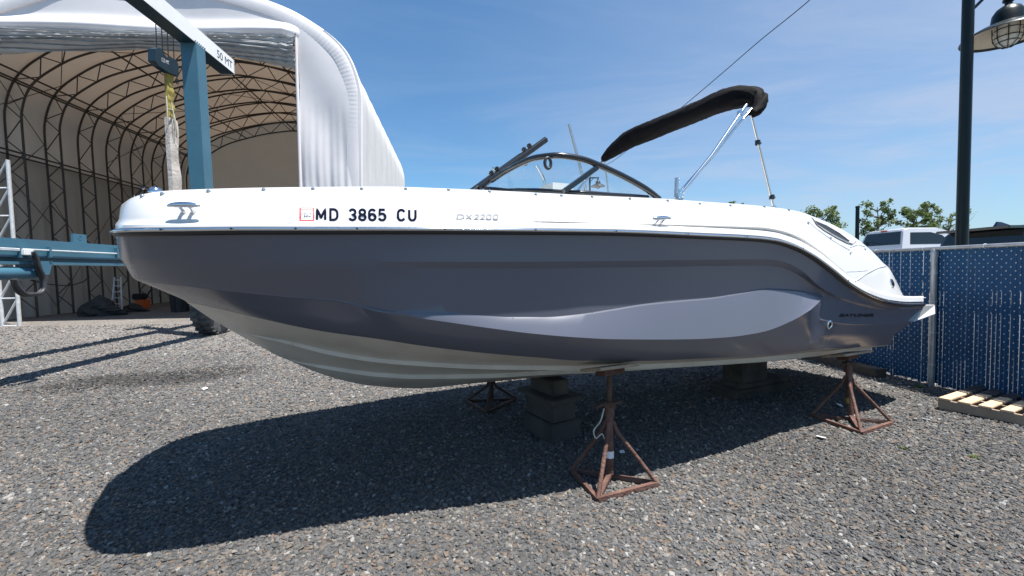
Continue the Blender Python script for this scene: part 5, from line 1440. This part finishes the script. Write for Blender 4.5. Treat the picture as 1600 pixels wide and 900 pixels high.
# ------------------------------------------------------------------ vehicles behind the fence
def vehicle(name, label, org, hd, prof_body, prof_top, W, paint, wins, rear, wheels, wr=.36, extra=None):
    """org: ground point under the rear bumper's middle; hd: heading; profiles in (forward, up)"""
    hd = np.asarray(hd, float); hd /= np.linalg.norm(hd); rt = np.array([hd[1], -hd[0], 0])
    P = lambda f, r_, z_: np.asarray(org) + hd * f + rt * r_ + ZX * z_
    t = thing(name, label, 'car' if name != 'pickup_truck' else 'pickup', org)
    def shell(pr, w0, w1, zlo, zhi):            # outline with sides leaning in towards the top
        R_ = []
        wd = lambda z_: w0 + (w1 - w0) * np.clip((z_ - zlo) / (zhi - zlo), 0, 1)
        for s_ in (-1, -.93, .93, 1):
            R_.append([P(f + (0.0), s_ * wd(z_) / 2, z_ - (.03 if abs(s_) == 1 and z_ > zlo + .1 else 0)) for f, z_ in pr])
        k = MB(); k.grid(R_, closed=True); n = len(pr)
        k.add(R_[0], [tuple(range(n))]); k.add(R_[-1], [tuple(range(n))]); return k
    zb = max(z_ for f, z_ in prof_body)
    body = obj('body', shell(prof_body, W, W * .97, .3, zb), paint, t, bevel=.03, smooth=40)
    zt = max(z_ for f, z_ in prof_top); zl = min(z_ for f, z_ in prof_top)
    top = obj('cabin', shell(prof_top, W * .94, W * .76, zl, zt), paint, t, bevel=.03, smooth=40)
    wd = lambda z_: W * (.94 + (.76 - .94) * np.clip((z_ - zl) / (zt - zl), 0, 1)) / 2
    for wv in wins:
        for s_ in (-1, 1):
            k = MB(); k.ngon([P(f, s_ * (wd(z_) + .006), z_) for f, z_ in wv], rt * (-s_) * .03); obj('side_window', k, M['car_glass'], top)
    (f0, z0_), (f1, z1_) = rear                 # rear glass from lower edge to upper edge
    off = -hd * .012
    k = MB(); k.ngon([P(f0, -wd(z0_) * .90, z0_) + off, P(f0, wd(z0_) * .90, z0_) + off, P(f1, wd(z1_) * .88, z1_) + off, P(f1, -wd(z1_) * .88, z1_) + off], hd * .02); obj('rear_window', k, M['car_glass'], top)
    for f in wheels:
        for s_ in (-1, 1):
            c = P(f, s_ * (W / 2 - .10), wr)
            k = MB(); k.lathe([(.6 * wr, -.11), (.95 * wr, -.11), (wr, -.07), (wr, .07), (.95 * wr, .11), (.6 * wr, .11)], c, 24, rt); ty = obj('wheel', k, M['tyre'], t, smooth=40)
            k = MB(); k.lathe([(.62 * wr, .09 * s_), (.5 * wr, .07 * s_), (.2 * wr, .10 * s_), (0, .10 * s_)], c, 20, rt); obj('rim', k, M['alu'], ty, smooth=40)
    if extra: extra(t, top, P)
    return t
oz = LOT + .04
# pickup seen from behind its right quarter, nose to the right
def pick_extra(t, top, P):
    k = MB(); k.box(P(1.90, 0, 1.90), (.04, .22, .05)); obj('brake_light', k, M['red_lens'], top)
    for s_ in (-1, 1):
        k = MB(); k.box(P(-.01, s_ * .82, .95), (.05, .14, .40)); obj('tail_light', k, M['red_lens'], t)
    k = MB(); k.box(P(3.6, -1.06, 1.22), (.12, .2, .18)); obj('mirror', k, M['car_trim'], t)
oz = .64
vehicle('pickup_truck', 'silver white pickup parked behind the fence with a dark rear cab window', (12.6 - 1.85, 15.05, oz), (1, 0, 0),
        [(0, .45), (0, 1.20), (.1, 1.24), (3.9, 1.26), (5.3, 1.12), (5.5, .95), (5.5, .45)],
        [(1.72, 1.22), (1.90, 1.90), (2.1, 1.96), (3.0, 1.95), (3.3, 1.86), (4.0, 1.24)], 1.95, M['car_silver'],
        [[(2.02, 1.42), (2.10, 1.80), (2.75, 1.80), (3.10, 1.70), (3.35, 1.42)]], ((1.770, 1.42), (1.880, 1.84)), (.95, 4.45), .39, pick_extra)
def suv_extra(t, top, P):
    k = MB(); k.add([P(.42, -.035, 1.60), P(.72, -.035, 1.615), P(.72, .035, 1.615), P(.42, .035, 1.60), P(.46, -.012, 1.695), P(.55, -.012, 1.685), P(.55, .012, 1.685), P(.46, .012, 1.695)],
                    [(0, 3, 2, 1), (4, 5, 6, 7), (0, 1, 5, 4), (1, 2, 6, 5), (2, 3, 7, 6), (3, 0, 4, 7)]); obj('roof_aerial', k, M['car_black'], top)
    k = MB(); k.box(P(.10, 0, 1.545), (.34, 1.36, .05)); obj('spoiler', k, M['car_black'], top, bevel=.015)
    for s_ in (-1, 1):
        k = MB(); k.tube([P(.9, s_ * .64, 1.63), P(2.6, s_ * .64, 1.66)], .015, 6); obj('roof_rail', k, M['car_trim'], top)
vehicle('parked_car', 'black estate car behind the blue fence, its glossy roof showing right of the lamp post', (8.80, 8.45, LOT), (1, .02, 0),
        [(0, .4), (.0, .95), (.12, 1.02), (3.4, 1.02), (4.5, .90), (4.7, .7), (4.7, .4)],
        [(.10, 1.0), (.22, 1.50), (.30, 1.57), (.9, 1.63), (2.0, 1.65), (2.7, 1.58), (3.5, 1.02)], 1.86, M['car_black'],
        [[(.40, 1.10), (.50, 1.46), (1.25, 1.54), (1.28, 1.08)], [(1.34, 1.08), (1.32, 1.54), (2.6, 1.50), (3.2, 1.08)]], ((.10, 1.08), (.20, 1.50)), (.9, 3.75), .36, suv_extra)

# ------------------------------------------------------------------ trees beyond the car park
def tree_mesh(seed, H, cw_, clear, ncl, per, leaf, mleaf, bare=0, skew=0.0):
    r = np.random.default_rng(seed)
    k = MB(); pts = [np.array([0, 0, 0.0])]
    for i in range(1, 8):
        pts.append(np.array([skew * (i / 7) ** 1.5 + r.normal(0, .05), r.normal(0, .05), H * .86 * i / 7]))
    k.tube(pts, np.linspace(.09, .015, 8), 8)
    tips = []
    for j in range(ncl):
        f = r.uniform(clear, .98)
        i = min(int(f * 7), 6); base = pts[i] + (pts[i + 1] - pts[i]) * (f * 7 - i)
        a = j * 2.4 + r.normal(0, .4)
        reach = cw_ * (.35 + .65 * sin(pi * min(1, (1 - (f - clear) / (1 - clear)) * .75 + .12))) * r.uniform(.55, 1.08)
        up = r.uniform(.25, .95) * reach + .1
        mid = base + np.array([cos(a) * reach * .5, sin(a) * reach * .5, up * .35]); tip = base + np.array([cos(a) * reach, sin(a) * reach, up])
        k.tube([base, mid, tip], [.028, .018, .008], 5)
        tips.append((mid, tip))
        if bare and j < bare:
            for q in range(4): k.tube([tip, tip + r.normal(0, .25, 3) + np.array([0, 0, .35])], [.008, .003], 4)
    trunk = k
    V, F = [], []
    for j, (mid, tip) in enumerate(tips):
        if bare and j < bare: continue
        for c, n in ((tip, per), (mid * .35 + tip * .65, int(per * .7))):
            sz = r.uniform(.16, .34) * cw_ / 1.1
            for q in range(n):
                d = r.normal(0, 1, 3); d /= np.linalg.norm(d); p = c + d * sz * r.random() ** .4 * np.array([1.1, 1.1, .95])
                nn = r.normal(0, 1, 3) + np.array([0, 0, .8]); nn /= np.linalg.norm(nn)
                x = np.cross(nn, r.normal(0, 1, 3)); x /= np.linalg.norm(x); y = np.cross(nn, x)
                s_ = leaf * r.uniform(.6, 1.3)
                b = len(V); V += [p - x * s_, p - y * s_ * .55 + nn * s_ * .15, p + x * s_, p + y * s_ * .55 + nn * s_ * .15]; F.append((b, b + 1, b + 2, b + 3))
    kk = MB(); kk.add(V, F)
    return trunk, kk, mleaf
def plant_tree(label, x, ytop, Y, cwpx, seed, ncl=34, per=26, clear=.35, bare=0, m='leaf', name='roadside_tree', zg=None, skew=0.0):
    p = at_y(x, ytop, Y); zg = LOT if zg is None else zg
    H = p[2] - zg
    t = thing(name, label, 'tree' if 'tree' in name else 'bush', (p[0], p[1], zg), 'trees beyond the car park')
    tr, lf, ml = tree_mesh(seed, H, cwpx * .40 / FPX * Y, clear, ncl, int(per * 1.5), .066, M[m], bare, skew)
    for q, nm, mm in ((tr, 'trunk', M['bark']), (lf, 'crown', M[m])):
        q.v = [tuple(np.array(v) + np.array([p[0], p[1], zg])) for v in q.v]
        obj(nm, q, mm, t, fixn=False)
plant_tree('leafy green tree rising behind the boat side vent, leftmost of the large trees', 1284, 313, 24, 66, 11, 40, 30, .45)
plant_tree('tall airy green tree directly above the silver pickup rear window', 1371, 304, 24, 56, 12, 40, 30, .40, skew=.1)
plant_tree('broad yellow green tree above the silver pickup cab', 1432, 316, 23, 56, 13, 44, 28, .35)
plant_tree('slender green tree top rising just right of the broad yellow green tree', 1452, 307, 25, 34, 14, 26, 24, .5)
plant_tree('sparse half bare tree beside the dark lamp post', 1485, 320, 23.5, 58, 15, 26, 16, .35, bare=9)
plant_tree('small green tree top peeping over the boat rail right of the bimini pole', 1148, 304, 27, 34, 16, 22, 26, .6)
plant_tree('dark green bush at the foot of the thin utility post', 1346, 392, 23, 34, 17, 20, 40, .1, m='leaf_dark', name='bush')
plant_tree('low dark bush left of the silver pickup tailgate', 1360, 400, 22, 46, 18, 22, 40, .1, m='leaf_dark', name='bush')

# scraps on the gravel
for j, (x, y, s_) in enumerate(((1283, 683, .035), (972, 706, .02), (1312, 633, .03), (1447, 655, .03), (320, 607, .03))):
    c = gnd(x, y, .02); a = rng.uniform(0, pi)
    ex = np.array([cos(a), sin(a), .1]) * s_; ey = np.array([-sin(a), cos(a), .2]) * s_ * .6
    k = MB(); k.ngon([c - ex - ey, c + ex * .8 - ey * 1.2, c + ex + ey, c + ex * .1 + ey * 1.4, c - ex * .9 + ey * .7], ZX * .004)
    tag(obj('scrap', k, M['paper'], None), ['white scrap lying between the stern stand and the boat shadow', 'small white scrap in the boat shadow by the near jack stand', 'white scrap beside the legs of the stern stand', 'white scrap on the gravel left of the wooden pallet', 'white scrap on the open gravel under the bow'][j], 'scrap')

# a few weeds coming up through the stone
for j, (x, y, r_, lb) in enumerate(((1411, 702, .025, 'small green weed growing in the gravel left of the pallets'), (1522, 716, .03, 'yellow green weed in the gravel below the wooden pallet'), (1437, 606, .045, 'low weed growing at the foot of the fence post'))):
    c = gnd(x, y); q = np.random.default_rng(40 + j); V, F = [], []
    for i in range(60):
        a = q.uniform(0, 2 * pi); L_ = r_ * q.uniform(.4, 1.2); e_ = q.uniform(.2, 1.2)
        d_ = np.array([cos(a) * cos(e_), sin(a) * cos(e_), sin(e_)]); w_ = np.array([-sin(a), cos(a), 0]) * L_ * .16
        p = c + np.array([cos(a), sin(a), 0]) * q.uniform(0, r_ * .5); b = len(V)
        V += [p, p + d_ * L_ * .55 + w_, p + d_ * L_ - ZX * L_ * .1, p + d_ * L_ * .55 - w_]; F.append((b, b + 1, b + 2, b + 3))
    k = MB(); k.add(V, F); tag(obj('weed', k, M['leaf'], None, fixn=False), lb, 'weed')
